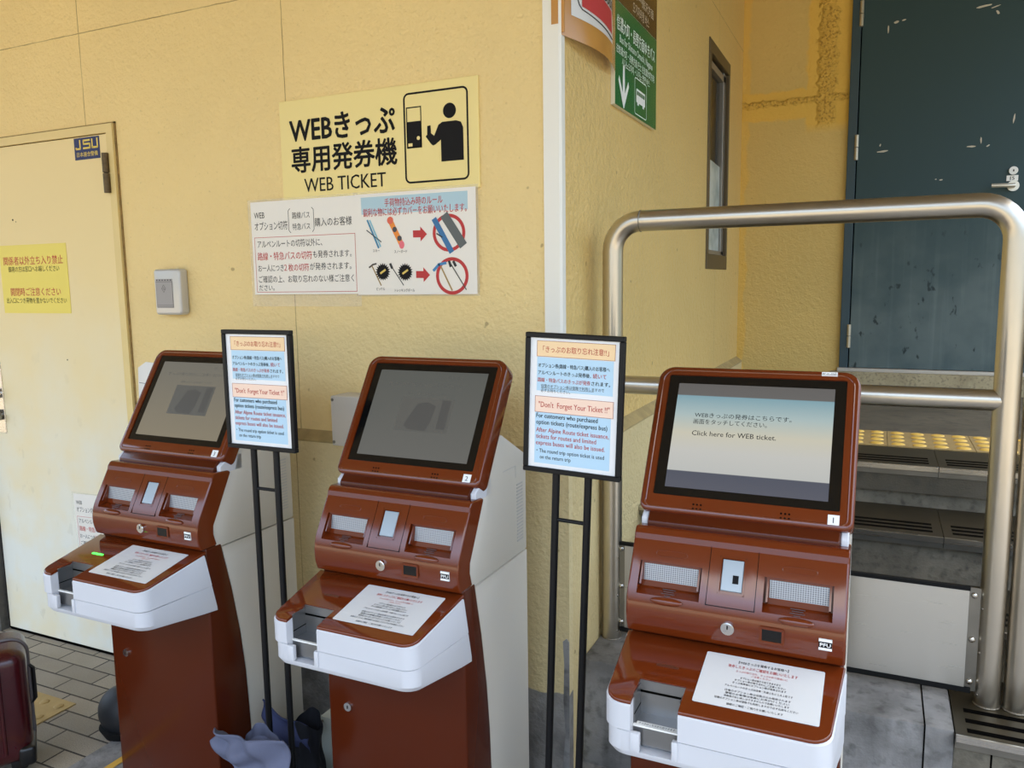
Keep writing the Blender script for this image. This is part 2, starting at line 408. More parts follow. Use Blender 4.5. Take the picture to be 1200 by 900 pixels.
def screen_mat(name, stops, strength, rough=.2):
    M = bpy.data.materials.new(name); M.use_nodes = True; N = M.node_tree.nodes; L = M.node_tree.links; b = N['Principled BSDF']
    b.inputs['Base Color'].default_value = lin((24, 24, 25)); b.inputs['Roughness'].default_value = rough; b.inputs['Specular IOR Level'].default_value = .35
    t = N.new('ShaderNodeTexCoord'); s = N.new('ShaderNodeSeparateXYZ'); L.new(t.outputs['Generated'], s.inputs[0])
    r = N.new('ShaderNodeValToRGB'); L.new(s.outputs['Z'], r.inputs[0])
    e = r.color_ramp.elements
    while len(e) < len(stops): e.new(.5)
    for el, (p, c) in zip(e, stops): el.position = p; el.color = lin(c)
    L.new(r.outputs[0], b.inputs['Emission Color']); b.inputs['Emission Strength'].default_value = strength
    return M
M_scr_on = screen_mat('lit_display', [(0, (96, 98, 110)), (.155, (88, 92, 106)), (.16, (206, 208, 204)), (.35, (214, 214, 208)), (.52, (220, 216, 196)), (.7, (186, 206, 206)), (.88, (140, 178, 190)), (.885, (112, 110, 108)), (1.0, (108, 106, 104))], .30)
M_scr_off = screen_mat('dim_display_reflection', [(0, (96, 96, 92)), (1, (84, 86, 82))], .40)  # grey glow stands in for sky reflected in the glass
M_scr_off2 = screen_mat('dim_display_warm_reflection', [(0, (128, 120, 102)), (1, (108, 106, 98))], .40)  # warmer version, the reflection again painted as emission
M_scr_ink = mat('display_dark_text', (30, 34, 38), .3)
M_scr_faint = mat('display_faint_text', (20, 20, 20), .3, emit=(88, 88, 84), estr=.38)
M_scr_faint2 = mat('display_faint_picture', (20, 20, 20), .3, emit=(78, 78, 76), estr=.36)
M_led = mat('green_indicator_lit', (40, 220, 60), .4, emit=(60, 255, 70), estr=1.6)
M_ledoff = mat('indicator_unlit', (92, 48, 30), .3)

# ------------------------------------------------------------------ setting
# floor: block pavers, with a concrete apron under the kiosks
fl = obj('floor', B().box((-9, -14, -.2), (6, .3, 0)), M_paver); tag(fl, 'grey block paving in staggered rows by the yellow door', 'floor', kind='structure')
obj('concrete_apron', B().box((-2.19, -14, -.05), (6, .2, .003)), M_conc, fl)
obj('bounce_ground', B().box((-30, -40, -.2), (30, -3.4, .004)), mat('warm_bounce_ground', (150, 138, 116), .9, var=.1), fl)  # unseen ground added out front, its warm tone set for bounced sunlight
obj('yellow_line', B().box((-2.085, -.9, .003), (-2.06, -.2, .005)), mat('yellow_line_paint', (206, 160, 60), .7, var=.1), fl)
bt = B().box((-2.81, -.62, 0), (-2.51, -.32, .004))
for i in range(4):
    for j in range(4): bt.ball((-2.81+.0375+.075*i, -.62+.0375+.075*j, .004), (.017, .017, .006), 10, 6)
obj('tactile_tile', bt, mat('ochre_tactile_tile', (170, 144, 92), .8, var=.1, vscale=20), fl)

wa = obj('wall_front', B().box((-4.2, 0, -.1), (-.82, .15, 3.25)), M_wallA); tag(wa, 'yellow stucco wall behind the three ticket kiosks', 'wall', kind='structure')
wl_ = obj('wall_left', B().box((-4.2, -.04, 0), (-3.36, .0, 3.25)), M_greywall); tag(wl_, 'dark grey wall strip at the handle side of the cream door', 'wall', kind='structure')
bw = B()
for y0, y1, z0, z1 in ((.15, 1.975, 0, 3.25), (2.545, 3.0, 0, 3.25), (1.975, 2.545, 0, 1.505), (1.975, 2.545, 2.61, 3.25)): bw.box((-.947, y0, z0), (-.797, y1, z1))
bw.box((-.82, .0, 0), (-.797, .15, 3.25))
tag(obj('wall_right', bw, M_wallB), 'yellow stucco side wall with the slim window above the steps', 'wall', kind='structure')
tag(obj('wall_rear', B().box((-.95, 3.0, -.1), (1.7, 3.15, 3.25)), M_wallC), 'yellow stucco wall with patched cracks beside the blue door', 'wall', kind='structure')
tag(obj('ceiling', B().box((-7, -3.5, 3.25), (1.7, 3.3, 3.4)), mat('unseen_soffit', (150, 136, 108), .8, var=.04)), 'unseen canopy soffit over the kiosks, shaped for the light', 'ceiling', kind='structure')  # out of view; reach and tone set to block and warm the light
# lower, thicker part of the walls with a sloped top
bb = B().prism_x([(0, 0), (-.03, 0), (-.03, .955), (0, .982)], -2.46, -.765)
tag(obj('baseboard_front', bb, M_wain), 'thicker lower band of the front wall, cream over bare concrete', 'wall base', kind='structure')
b2 = B(); b2._new([(-.797,0.0,.0),(-.765,0.0,.0),(-.765,0.0,.955),(-.797,0.0,.982),(-.797,3,.0),(-.765,3,.0),(-.765,3,.948),(-.797,3,.975)], [(0,1,2,3),(5,4,7,6),(1,5,6,2),(2,6,7,3),(3,7,4,0),(0,4,5,1)])
tag(obj('baseboard_right', b2, M_wainB), 'thicker lower band with sloped ledge along the side wall', 'wall base', kind='structure')
M_dirt = mat('grimy_ledge_paint', (172, 150, 100), .85, var=.22, vscale=18, bump=.3, bscale=120)
obj('ledge_top', B()._new([(-2.46,-.031,.955),(-.764,-.031,.955),(-.764,.0,.983),(-2.46,.0,.983),(-2.46,-.031,.949),(-.764,-.031,.949)], [(0,1,2,3),(4,5,1,0)]), M_dirt, bpy.data.objects['baseboard_front'])
obj('ledge_top', B()._new([(-.764,-.031,.955),(-.764,2.999,.948),(-.7975,2.999,.976),(-.7975,-.0,.983),(-.764,-.031,.949),(-.764,2.999,.942)], [(0,1,2,3),(4,5,1,0)]), M_dirt, bpy.data.objects['baseboard_right'])
obj('mortar_patch', B().prism_y([(-.79,0),(-.7655,0),(-.7652,.43),(-.773,.44),(-.784,.43),(-.78,.36),(-.783,.25),(-.777,.15)], -.0335, -.029), M_conc, bpy.data.objects['baseboard_front'])
bc = B(); bc._new([(-.842,-.006,.9),(-.797,-.006,.9),(-.791,0,.9),(-.791,.024,.9),(-.797,.024,.9),(-.842,0,.9)] + [(-.842,-.006,3.2),(-.797,-.006,3.2),(-.791,0,3.2),(-.791,.024,3.2),(-.797,.024,3.2),(-.842,0,3.2)],
    [(0,1,7,6),(1,2,8,7),(2,3,9,8),(3,4,10,9),(4,5,11,10),(5,0,6,11),(5,4,3,2,1,0),(6,7,8,9,10,11)])
tag(obj('trim_1', bc, mat('white_corner_guard', (238, 234, 222), .35), smooth=False), 'white plastic corner guard on the wall edge', 'corner guard', kind='structure')

# window in the side wall
W = thing('window_1', 'slim bronze framed window in the yellow side wall', 'window', (-.797, 2.26, 2.0575), (0, 0, math.pi/2), kind='structure')
hw, hh = .285, .5525
bf = B()
for a in ((-hw, -hh+.075, -hw+.05, hh-.06), (hw-.03, -hh+.075, hw, hh-.06), (-hw, hh-.06, hw, hh), (-hw, -hh, hw, -hh+.075)): bf.box((a[0], -.006, a[1]), (a[2], .05, a[3]))
obj('frame', bf.bevel(.002, 1), M_bronze, W)
bs = B()
for a in ((hw-.095, -hh+.08, hw-.035, hh-.06), (-hw+.05, hh-.11, hw-.03, hh-.075), (-hw+.05, -hh+.075, hw-.03, -hh+.1)): bs.box((a[0], .012, a[1]), (a[2], .05, a[3]))
obj('sash', bs.bevel(.002, 1), M_alu, W)
obj('pane', B().box((-hw+.04, .032, -hh+.09), (hw-.09, .036, hh-.1)), M_pane, W)
obj('dark_interior', B().box((-hw+.01, .12, -hh+.02), (hw-.01, .14, hh-.02)), M_dark, W)
def frost():
    n = NB('pale_frosted_film', .3); f = n.noise(9, 4); return n.done(n.mix(n.rng(f, .35, .65), (150, 166, 162), (206, 214, 208)))
obj('frosted_panel', B().prism_y([(-.185,-.46),(.19,-.46),(.19,0.0),(-.185,.01)], .026, .030), frost(), W)
obj('curved_cable', B().tube([(-.12,.05,-.34),(-.09,.05,-.2),(-.03,.05,-.1),(.05,.05,-.06),(.1,.05,-.08)], .006, 8), M_inkwhite, W)

# cream door
D1 = thing('door_1', 'cream steel door with a dark hinge and two stickers', 'door', (0, 0, 0), kind='structure')
bf = B()
for a in ((-2.519, 0.0, -2.487, 2.0), (-3.36, 2.0, -2.487, 2.03)): bf.box((a[0], -.014, a[1]), (a[2], 0, a[3]))
obj('frame', bf, M_yelframe, D1)
obj('shadow_gap', B().box((-3.36, -.003, .0), (-2.517, -.0005, 2.002)), M_gap, D1)
obj('edge_sealant', B().box((-2.487, -.005, .0), (-2.481, 0, 2.036)).box((-3.36, -.005, 2.03), (-2.481, 0, 2.036)), mat('dirty_sealant', (148, 120, 70), .8, var=.35, vscale=40), D1)
obj('leaf', B().box((-3.345, -.010, .012), (-2.522, -.001, 1.997)).bevel(.002, 1), M_yeldoor, D1)
hg = obj('hinge', B().cyl((-2.523, -.02, 1.79), (-2.523, -.02, 1.857), .012).cyl((-2.523, -.02, 1.861), (-2.523, -.02, 1.928), .012).box((-2.545,-.013,1.795),(-2.5,-.009,1.925)), mat('old_dark_hinge', (96, 80, 56), .5, .7, var=.35, vscale=60), D1)
lk = obj('lock_plate', B().box((-3.33, -.014, .865), (-3.238, -.009, 1.16)).bevel(.002, 1), M_steel, D1)
obj('knob', B().cyl((-3.265, -.012, 1.03), (-3.265, -.04, 1.03), .02).cyl((-3.265, -.04, 1.03), (-3.265, -.05, 1.03), .024, .018), M_chrome, lk)
obj('latch', B().cyl((-3.27, -.012, .94), (-3.27, -.03, .94), .022).box((-3.28, -.045, .925), (-3.235, -.028, .945)), M_steeldk, lk)
obj('bottom_seal', B().box((-3.345, -.008, 0), (-2.49, -.001, .014)), M_gap, D1)
bh = B()
for x, z, r in ((-3.078, 1.72, .004), (-3.06, 1.712, .002), (-2.83, 1.18, .003)): bh.cyl((x, -.0099, z), (x, -.0103, z), r, n=10)
obj('screw_hole', bh, M_gap, D1)

# blue door
D2 = thing('door_2', 'dusty blue-grey steel door at the top of the steps', 'door', (0, 3.0, 0), kind='structure')
bf = B().box((-.205, -.03, .925), (-.158, 0, 3.1)).box((.70, -.03, .925), (.75, 0, 3.1))
obj('frame', bf.bevel(.002, 1), M_blueframe, D2)
obj('shadow_gap', B().box((-.16, -.012, .925), (.70, -.002, 3.1)), M_gap, D2)
obj('leaf', B().box((-.152, -.024, .93), (.697, -.004, 3.1)).bevel(.002, 1), M_bluedoor, D2)
for z0, z1 in ((2.835, 2.97), (2.112, 2.25), (1.046, 1.18)):
    obj('hinge', B().cyl((-.157, -.03, z0), (-.157, -.03, (z0+z1)/2-.002), .011).cyl((-.157, -.03, (z0+z1)/2+.002), (-.157, -.03, z1), .011), mat('pale_hinge', (196, 188, 168), .4, .7), D2)
lv = obj('lever_handle', B().cyl((.615, -.024, 1.922), (.615, -.034, 1.922), .028, n=28).cyl((.615, -.03, 1.922), (.615, -.07, 1.922), .011).tube([(.618,-.066,1.922),(.6,-.07,1.922),(.56,-.07,1.923),(.512,-.068,1.925)], .0115), mat('satin_lever', (226, 222, 210), .3, .7), D2)
obj('lock_cylinder', B().cyl((.612, -.024, 2.001), (.612, -.036, 2.001), .021, n=24), M_inkwhite, D2)
obj('keyhole', B().box((.609, -.0368, 1.996), (.615, -.0355, 2.006)), M_ink, bpy.data.objects['lock_cylinder'])
pl = obj('number_plate', B().box((.583, -.027, 1.948), (.636, -.023, 1.977)), M_inkwhite, D2)
obj('numeral', B().text('15', .609, 1.953, .027, al='c', y=-.0275, bold=.01), M_ink, pl)
for (x, z, w, h, a) in ((.43,2.855,.09,.012,.12),(.485,2.845,.05,.008,.25),(.497,2.815,.012,.03,.5),(.02,2.835,.03,.014,.2),(.055,2.84,.025,.008,.2),(-.02,2.80,.008,.05,0),(-.02,2.15,.06,.012,.05),(-.035,2.185,.008,.02,-.3),(.41,2.142,.05,.01,0),(.49,2.14,.02,.008,.5),(.455,2.17,.008,.035,0),(.6,2.27,.009,.05,-.12),(.275,1.975,.02,.007,.1),(.25,1.98,.01,.006,.1)):
    n = 9; pts = []
    for i in range(n):
        t = 2*math.pi*i/n; q = Vector((w/2*math.cos(t)*random.uniform(.75,1.1), h/2*math.sin(t)*random.uniform(.6,1.15)))
        pts.append((x+q.x*math.cos(a)-q.y*math.sin(a), z+q.x*math.sin(a)+q.y*math.cos(a)))
    obj('tape_residue', B().prism_y(pts, -.0252, -.0238), mat('torn_tape', (206, 200, 184), .7), D2, smooth=False)
obj('sill', B().box((-.215, -.035, .905), (.76, 0, .928)).bevel(.003, 1), mat('aluminium_sill', (216, 214, 210), .3, .8), D2)
tag(obj('trim_2', B().box((-.25, 2.955, .7), (1.4, 3.0, .905)), concrete('rough_sill_mortar', (186, 172, 138), (170, 156, 124), sc=12)), 'rough mortar step under the blue door sill', 'sill', kind='structure')

# staircase
ST = thing('staircase', 'concrete steps with steel treads up to the blue door', 'stairs', (0, 0, 0), kind='structure')
H = (.335, .4895, .644, .7985); NY = (.06, .371, .682, .993)
bp_ = B().box((-.765, .075, 0), (.212, .30, .335)); obj('plinth', bp_.bevel(.006, 2), M_conc, ST)
obj('plinth_joint', B().box((.1445, .0735, .0), (.148, .3, .3358)), M_gap, ST)
obj('first_riser', B().box((.213, .085, 0), (2.4, .30, .315)), M_concdark, ST)
obj('riser_joint', B().box((.292, .0835, 0), (.296, .09, .315)), M_gap, ST)
for k in (1, 2, 3):
    obj('step_block', B().box((-.765, NY[k]+.035, 0), (2.4, (NY[k+1]+.036 if k < 3 else 3.0), H[k]-.004)), M_concdark, ST)
obj('landing', B().box((-.765, 1.0, .7), (2.4, 3.0, H[3]-.002)), M_landing, ST)
def tread(x0, x1, k, yb):
    z = H[k]; y0 = NY[k]
    t = obj('tread_plate', B().prism_x([(y0, z-.006), (y0+.003, z), (yb, z), (yb, z-.006), (y0+.045, z-.006), (y0+.045, z-.012), (y0, z-.012)], x0+.0015, x1-.0015), M_tread, ST)
    for i, yy in enumerate((.022, .072, .125) if k == 0 else (.045, .085, .125)):
        obj('anti_slip_slot', B().box((x0+.028+.0*i, y0+yy, z-.003), (x1-.028, y0+yy+.02, z+.0006)), M_gap, t)
    obj('nosing', B().box((x0+.001, y0-.003, z-.018), (x1-.001, y0+.0035, z+.0012)).bevel(.001, 1), M_steel, t)
    obj('nosing_skirt', B().box((x0+.001, y0+.004, z-.036), (x1-.001, y0+.04, z-.013)), M_steeldk, t)
for k, yb in ((0, .40), (1, .718), (2, 1.03), (3, 1.306)):
    for x0, x1 in ([(.212, .95), (.95, 1.7)] if k == 0 else [(-.765, -.52), (-.52, .217-.003*k), (.217-.003*k, .95), (.95, 1.7)]):
        tread(x0, x1, k, yb)
for i in range(-3, 5):
    x0 = .05+.3*i
    if x0 < -.77: continue
    tt = obj('tactile_tile', B().box((x0+.001, 1.31, H[3]-.002), (x0+.299, 1.632, H[3]+.003)), mat('grimy_tactile_base', (156, 132, 84), .75, var=.12, vscale=20), ST); bt = B()
    for a in range(4):
        for c in range(4): bt.ball((x0+.0375+.075*a, 1.31+.04+.08*c, H[3]+.003), (.026, .02, .007), 12, 6)
    obj('raised_dome', bt, mat('yellow_tactile_dome', (226, 186, 90), .55, var=.06, vscale=20), tt)

# ------------------------------------------------------------------ handrails
def arc(c, r, a0, a1, n=8):
    return [(c[0]+r*math.cos(math.radians(a0+(a1-a0)*i/n)), 0, c[1]+r*math.sin(math.radians(a0+(a1-a0)*i/n))) for i in range(n+1)]
HR = thing('handrail', 'stainless steel tube handrail with guard plate behind the frontmost kiosk', 'handrail', (-.728, .25, .335), group='handrails beside the steps')
wd_ = 1.025; top = 1.29; r = .0303; cr = .085
obj('hoop_tube', B().tube([(0,0,0),(0,0,.4),(0,0,top-cr)] + arc((cr, top-cr), cr, 180, 90)[1:] + [(wd_*.5,0,top),(wd_-cr,0,top)] + arc((wd_-cr, top-cr), cr, 90, 0)[1:] + [(wd_,0,.4),(wd_,0,0)], r, 24), M_tube, HR, ang=50)
obj('weld_bead', B().tube([(cr,0,top-.0308)]+[(cr, .0308*math.sin(t*.5), top-.0308*math.cos(t*.5)) for t in range(1,13)], .0018, 6), M_steeldk, HR)
obj('middle_rail', B().tube([(0,0,.807),(wd_,0,.807)], .0272, 22), M_tube, HR)
for x in (0, wd_):
    obj('weld_collar', B().tube([(x+.0295*math.cos(t*.524), .0295*math.sin(t*.524), .002) for t in range(13)], .003, 8), mat('rough_weld', (150, 140, 124), .5, .8, bump=.6, bscale=300), HR)
gp = obj('guard_plate', B().box((.045, -.014, .042), (.970, -.011, .312)), M_sheet, HR)
obj('rubber_edge', B().box((.03, -.016, .308), (.972, -.004, .318)), M_rubber, gp)
obj('rubber_edge', B().box((.03, -.016, .03), (.985, -.004, .044)), M_rubber, gp)
for x0, x1 in ((.024, .062), (.955, 1.002)):
    br = obj('bracket', B().box((x0, -.010, .034), (x1, -.006, .316)), M_steeldk, HR)
    xs = (x0+.010) if x0 < .5 else x1-.020
    for z in (.06, .176, .296):
        obj('screw', B().ball((xs, -.0105, z), (.0085, .006, .0085), 12, 8), M_screw, br)
        obj('side_screw', B().ball((x0-.001 if x0 < .5 else x1, -.016, z-.03), (.004, .004, .004), 8, 6), M_screw, br)
h2 = copy_tree(HR); h2.location.x = .363
tag(h2, 'stainless steel post of the second handrail at the right picture edge')

# ------------------------------------------------------------------ ticket kiosks
def mk_u(P0, U, N):                       # local (x, across -Y, along) -> kiosk space for a tilted plane
    M = Matrix(((1, 0, 0), (0, -N[0], U[0]), (0, -N[1], U[1]))).to_4x4()
    M.translation = Vector((0, P0[0], P0[1])); return M
hv = Vector((.173, .282)).normalized(); HEADM = mk_u((.09, .982), hv, Vector((-hv.y, hv.x)))
pv = Vector((.06, .105)).normalized(); PANM = mk_u((0, .845), pv, Vector((-pv.y, pv.x)))
cv = Vector((.198, .04)).normalized(); CONM = mk_u((-.184, .708), cv, Vector((-cv.y, cv.x)))

def make_kiosk():
    K = thing('ticket_kiosk', 'x', 'kiosk')
    # base
    curve = [(.075, .757), (.085, .71), (.105, .62), (.128, .48), (.14, .36), (.147, .2), (.148, .0)]
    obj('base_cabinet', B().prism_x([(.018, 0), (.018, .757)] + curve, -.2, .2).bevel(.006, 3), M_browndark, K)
    obj('rear_cabinet', B().prism_x(curve[::-1] + [(.078, .744), (.37, .744), (.37, 0)], -.1985, .1985).bevel(.0025, 2), M_cab, K)
    ru = obj('upper_housing', B().prism_x([(.076, .7475), (.37, .7475), (.37, 1.0), (.356, 1.012), (.229, 1.08), (.17, 1.08), (.15, .975), (.14, .948), (.115, .944), (.05, .83), (.055, .7475)], -.1985, .1985).bevel(.0025, 2), M_cab, K)
    bv = B()
    for i in range(18):
        bv.box((.1975, .312, .782+.0088*i), (.1992, .348, .7862+.0088*i))
    obj('vent_grille', bv, M_cardgrey, ru)
    obj('side_panel_seam', B().line([(.2,.0)], .1) if False else B().box((.198, .235, .985), (.1993, .305, .9865)).box((.198, .305, .955), (.1993, .3062, .9865)), M_cardgrey, ru)
    cl = obj('cabinet_lock', B().cyl((-.139, .018, .4), (-.139, .0135, .4), .011, n=24), M_chrome, K)
    obj('keyhole', B().box((-.1405, .0130, .396), (-.1375, .0137, .404)), M_ink, cl)
    # neck between lower unit and head
    obj('neck', B().prism_x([(.078, .945), (.2, .945), (.2, 1.02), (.16, 1.02), (.1, .983), (.078, .962)], -.184, .184).bevel(.004, 2), M_browndark, K)
    for sx in (-1, 1): obj('housing_cheek', B().prism_x([(.088, .945), (.088, .966), (.115, .982), (.17, .99), (.17, .945)], min(sx*.1845, sx*.1985), max(sx*.1845, sx*.1985)).bevel(.002, 1), M_white, K)
    # console: white body with brown top
    def hwid(y): return .193 + (y+.187)/.23*.0135
    ol = []
    for (cx, cy, a) in ((-1, -.187, 180), (1, -.187, 270)):
        for i in range(8):
            t = math.radians(a+90*i/7); rr = .034
            x = cx*(hwid(-.17)-rr) + rr*math.cos(t); y = -.187+rr+rr*math.sin(t); ol.append((x, y))
    ol += [(hwid(.0), 0.0), (hwid(.043), .043), (-hwid(.043), .043), (-hwid(.0), 0.0)]
    zt = lambda y: .7045+(min(y, .005)+.184)*.04/.198
    zb = lambda y: .602-(y+.187)*.024/.23
    b = B(); lv = []
    for fz, ins in ((zb, .010), (lambda y: zb(y)+.012, .0035), (lambda y: .6515, .0036), (lambda y: .652, .0075), (lambda y: .6545, .0075), (lambda y: .6550, .0), (lambda y: zt(y)-.003, .0), (zt, .0025)):
        row = []
        for x, y in ol:
            yy = y if y > 0.04 else y+ins*(1 if y < -.15 else 0); ix = ins if y < -.1 else ins*.25
            yc = yy
            if y > .04: yc = .043 - (fz(y)-.578)/.172*.037 - .0   # rear edge leans forward with height
            row.append(b.bm.verts.new((x-math.copysign(ix, x), yc, fz(y))))
        lv.append(row)
    n = len(ol)
    for a, c in zip(lv[:-1], lv[1:]):
        for i in range(n): b.bm.faces.new((a[i], a[(i+1)%n], c[(i+1)%n], c[i]))
    b.bm.faces.new(lv[0][::-1]); b.bm.faces.new(lv[-1])
    con = obj('console_body', b, M_white, K)
    cut(con, B().box((-.141, -.3, .616), (-.056, -.121, .9)))
    # brown top plate
    pts = []
    for x, y in ol:
        if y < .03: pts.append((x*(1-.0025/.2), y+(.002 if y < -.15 else 0)))
    pts = [p for p in pts if p[1] < -.01] + [(hwid(.012)-.001, .014), (-hwid(.012)+.001, .014)]
    b = B(); lo = [b.bm.verts.new((x, y, .7047+(y+.184)*.04/.198)) for x, y in pts]; hi = [b.bm.verts.new((x, y, .7107+(y+.184)*.04/.198)) for x, y in pts]
    n = len(pts); b.bm.faces.new(hi); b.bm.faces.new(lo[::-1])
    for i in range(n): b.bm.faces.new((lo[i], lo[(i+1)%n], hi[(i+1)%n], hi[i]))
    b.bm.normal_update()
    es = [e for e in b.bm.edges if all(v in hi for v in e.verts)]
    bmesh.ops.bevel(b.bm, geom=es, offset=.003, segments=3, profile=.5, affect='EDGES')
    ctop = obj('console_top', b, M_brown, K)
    cut(ctop, B().box((-.141, -.3, .6), (-.056, -.121, .9)))
    # ticket tray
    tr = obj('ticket_tray', B().box((-.1405, -.166, .655), (-.0565, -.122, .658)).box((-.1405, -.1685, .622), (-.0565, -.166, .657))
             .box((-.1405, -.166, .655), (-.139, -.122, .716)).box((-.058, -.166, .655), (-.0565, -.122, .716)).box((-.1405, -.1235, .655), (-.0565, -.1215, .722)), M_steel, K)
    tr.data.materials[0] = mat('tray_steel', (150, 150, 150), .32, .9, aniso=(60, 60, 3))
    obj('tray_lip', B().box((-.1405, -.17, .6565), (-.0565, -.164, .6595)), M_inkwhite, tr)
    obj('tray_bar', B().box((-.139, -.1245, .699), (-.058, -.122, .703)).box((-.1395, -.166, .676), (-.1385, -.122, .678)), M_gap, tr)
    for x0, x1 in ((-.1415, -.124), (-.0665, -.0555)):
        obj('tray_bracket', B().box((x0, -.1875, .6165), (x1, -.176, .652)).bevel(.002, 2), M_white, K)
    # card unit
    arc_ = [(.004, .852)]
    for i in range(24):
        t = math.radians(241.2+2.4*i); arc_.append((arc_[-1][0]+.00416*math.cos(t), arc_[-1][1]+.00416*math.sin(t)))
    prof = arc_[::-1] + [ (.0500, .9325), (.0530, .9435), (.0600, .9520), (.066, .955), (.115, .951), (.122, .945), (.069, .847), (.050, .813), (.048, .79), (.058, .757)]
    cu = obj('reader_unit', B().prism_x(prof, -.203, .203).bevel(.0055, 3, 28), M_brown, K)
    def wedge(x0, x1):
        q = B().prism_x([(.0, .062), (.006, .062), (.006, .0575), (-.0075, .057), (-.0215, .012), (.004, -.013), (.012, -.013), (.012, .062)], x0, x1)
        # prism in (across, along): across>0 is outward
        for v in q.bm.verts: x, a, u_ = v.co; v.co = (x, -a, u_)
        return q.xf(PANM)
    cut(cu, wedge(-.183, -.060)); cut(cu, wedge(.057, .179))
    q = B().box((-.0275, -.01, .014), (.0225, .004, .086)); cut(cu, q.xf(PANM)); cu.data.set_sharp_from_angle(angle=math.radians(7))
    def onpan(name, b, mt, par=None): return obj(name, b.xf(PANM), mt, par or K)
    for x0, x1 in ((-.176, -.068), (.066, .171)):
        w = B().prism_x([(.0074, .0555), (.0212, .0135), (.025, .0145), (.011, .0565)], x0, x1)
        rw = onpan('ticket_window', w, M_perf)
        onpan('window_rim', B().box((x0-.005, .004, .0545), (x1+.005, .009, .0585)).box((x0-.0045, .004, .012), (x0-.001, .019, .0565)).box((x1+.001, .004, .012), (x1+.0045, .019, .0565)), M_brown, rw)
        xm = (x0+x1)/2
        ar = B()
        for i, (wd2) in enumerate((.026, .02, .026, .012)): ar.box((xm-wd2/2, .0162-.0042*i-.001, .0075-.0047*i), (xm+wd2/2, .0172-.0042*i, .0093-.0047*i))
        onpan('printed_mark', ar, mat('dark_brown_print', (62, 34, 26), .4), rw)
        onpan('finger_rest', B().ball((xm, .001, -.0165), (.032, .006, .008), 24, 12), M_brown, rw)
        s_ = B()
        s_.tube([(xm+(.031)*math.copysign(min(1, abs(math.cos(t))**.3), math.cos(t)), .0, .0765+.006*math.sin(t)) for t in [2*math.pi*i/40 for i in range(41)]], .0008, 6, False)
        onpan('embossed_ring', s_, M_brown, rw)
    rdr = onpan('card_reader', B().box((-.022, .0008, .021), (.0175, .005, .081)).bevel(.001, 1), M_lens)
    onpan('reader_rim', B().outline(rrect(-.0275, .014, .0225, .086, .005), .0035, -.0012), M_brown, rdr)
    onpan('panel_seam', B().box((-.0472, -.0004, -.010), (-.0462, .002, .103)).box((.0428, -.0004, -.010), (.0438, .002, .103)).box((-.0472, -.0004, -.0108), (.0438, .002, -.0098)), M_gap)
    kl = obj('key_lock', B().cyl((-.003, -.006, .799), (-.003, -.0155, .799), .0125, n=28).cyl((-.003, -.0155, .799), (-.003, -.017, .799), .0105, n=28), M_chrome, K)
    obj('keyhole', B().box((-.0042, -.0175, .7985), (-.0018, -.0168, .806)), M_ink, kl)
    ir = obj('sensor_window', B().prism_y(rrect(.059, .786, .094, .809, .002), -.0113, -.006), M_glass, K)
    obj('sensor_bezel', B().outline(rrect(.054, .7815, .099, .8135, .004), .005, -.0117), M_brown, ir)
    lg = obj('maker_plate', B().box((.158, -.0117, .7875), (.1805, -.006, .8085)), M_inkwhite, K, rot=None)
    obj('black_band', B().rect(.158, .7925, .1805, .8035, -.0120), M_ink, lg)
    obj('lettering', B(True).text('PFU', .1692, .7947, .0095, w=.018, al='c', bold=.02, y=-.0122), M_inkwhite, lg)
    # head
    def onhead(name, b, mt, par=None): return obj(name, b.xf(HEADM), mt, par or K)
    hd = B().prism_y(rrect(-.206, .0, .206, .331, (.018, .018, .034, .034), 7), .0, .048)
    head = onhead('monitor_housing', hd.bevel(.007, 4, 40), M_brown)
    cut(head, B().prism_y(rrect(-.181, .036, .181, .310, .004, 3), -.02, .004).xf(HEADM))
    # shallow line around the front edge
    onhead('edge_bead', B().tube([(x, .0012, z) for x, z in rrect(-.194, .010, .194, .321, (.012, .012, .026, .026), 6)] + [(-.194, .0012, .022)], .0022, 6, False), M_brown, head)
    gl = onhead('screen_glass', B().prism_y(rrect(-.180, .037, .180, .309, .003, 3), .0025, .006), M_glass)
    sp = B()
    for cx in (-.087, .083):
        for i in range(3):
            for j in range(2): sp.cyl((cx+(i-1)*.0075, -.0006, .0165+(j-.5)*.009), (cx+(i-1)*.0075, .001, .0165+(j-.5)*.009), .002, n=10)
        onhead('speaker_grille', sp, M_gap); sp = B()
    return K
KI = make_kiosk()
KIO = [KI, copy_tree(KI), copy_tree(KI)]
POSE = [(-1.8084, -.5558, -.0024), (-1.0334, -.542, -.0098), (-.233, -.5701, 0)]
KL = ['red-brown ticket kiosk nearest the cream door, green indicator lit', 'red-brown ticket kiosk between the two sign stands, screen dim grey', 'red-brown ticket kiosk in front of the handrail with lit screen text']
def head_part(K, name, b, mt, par=None):
    o = obj(name, b.xf(HEADM), mt, par or K); return o
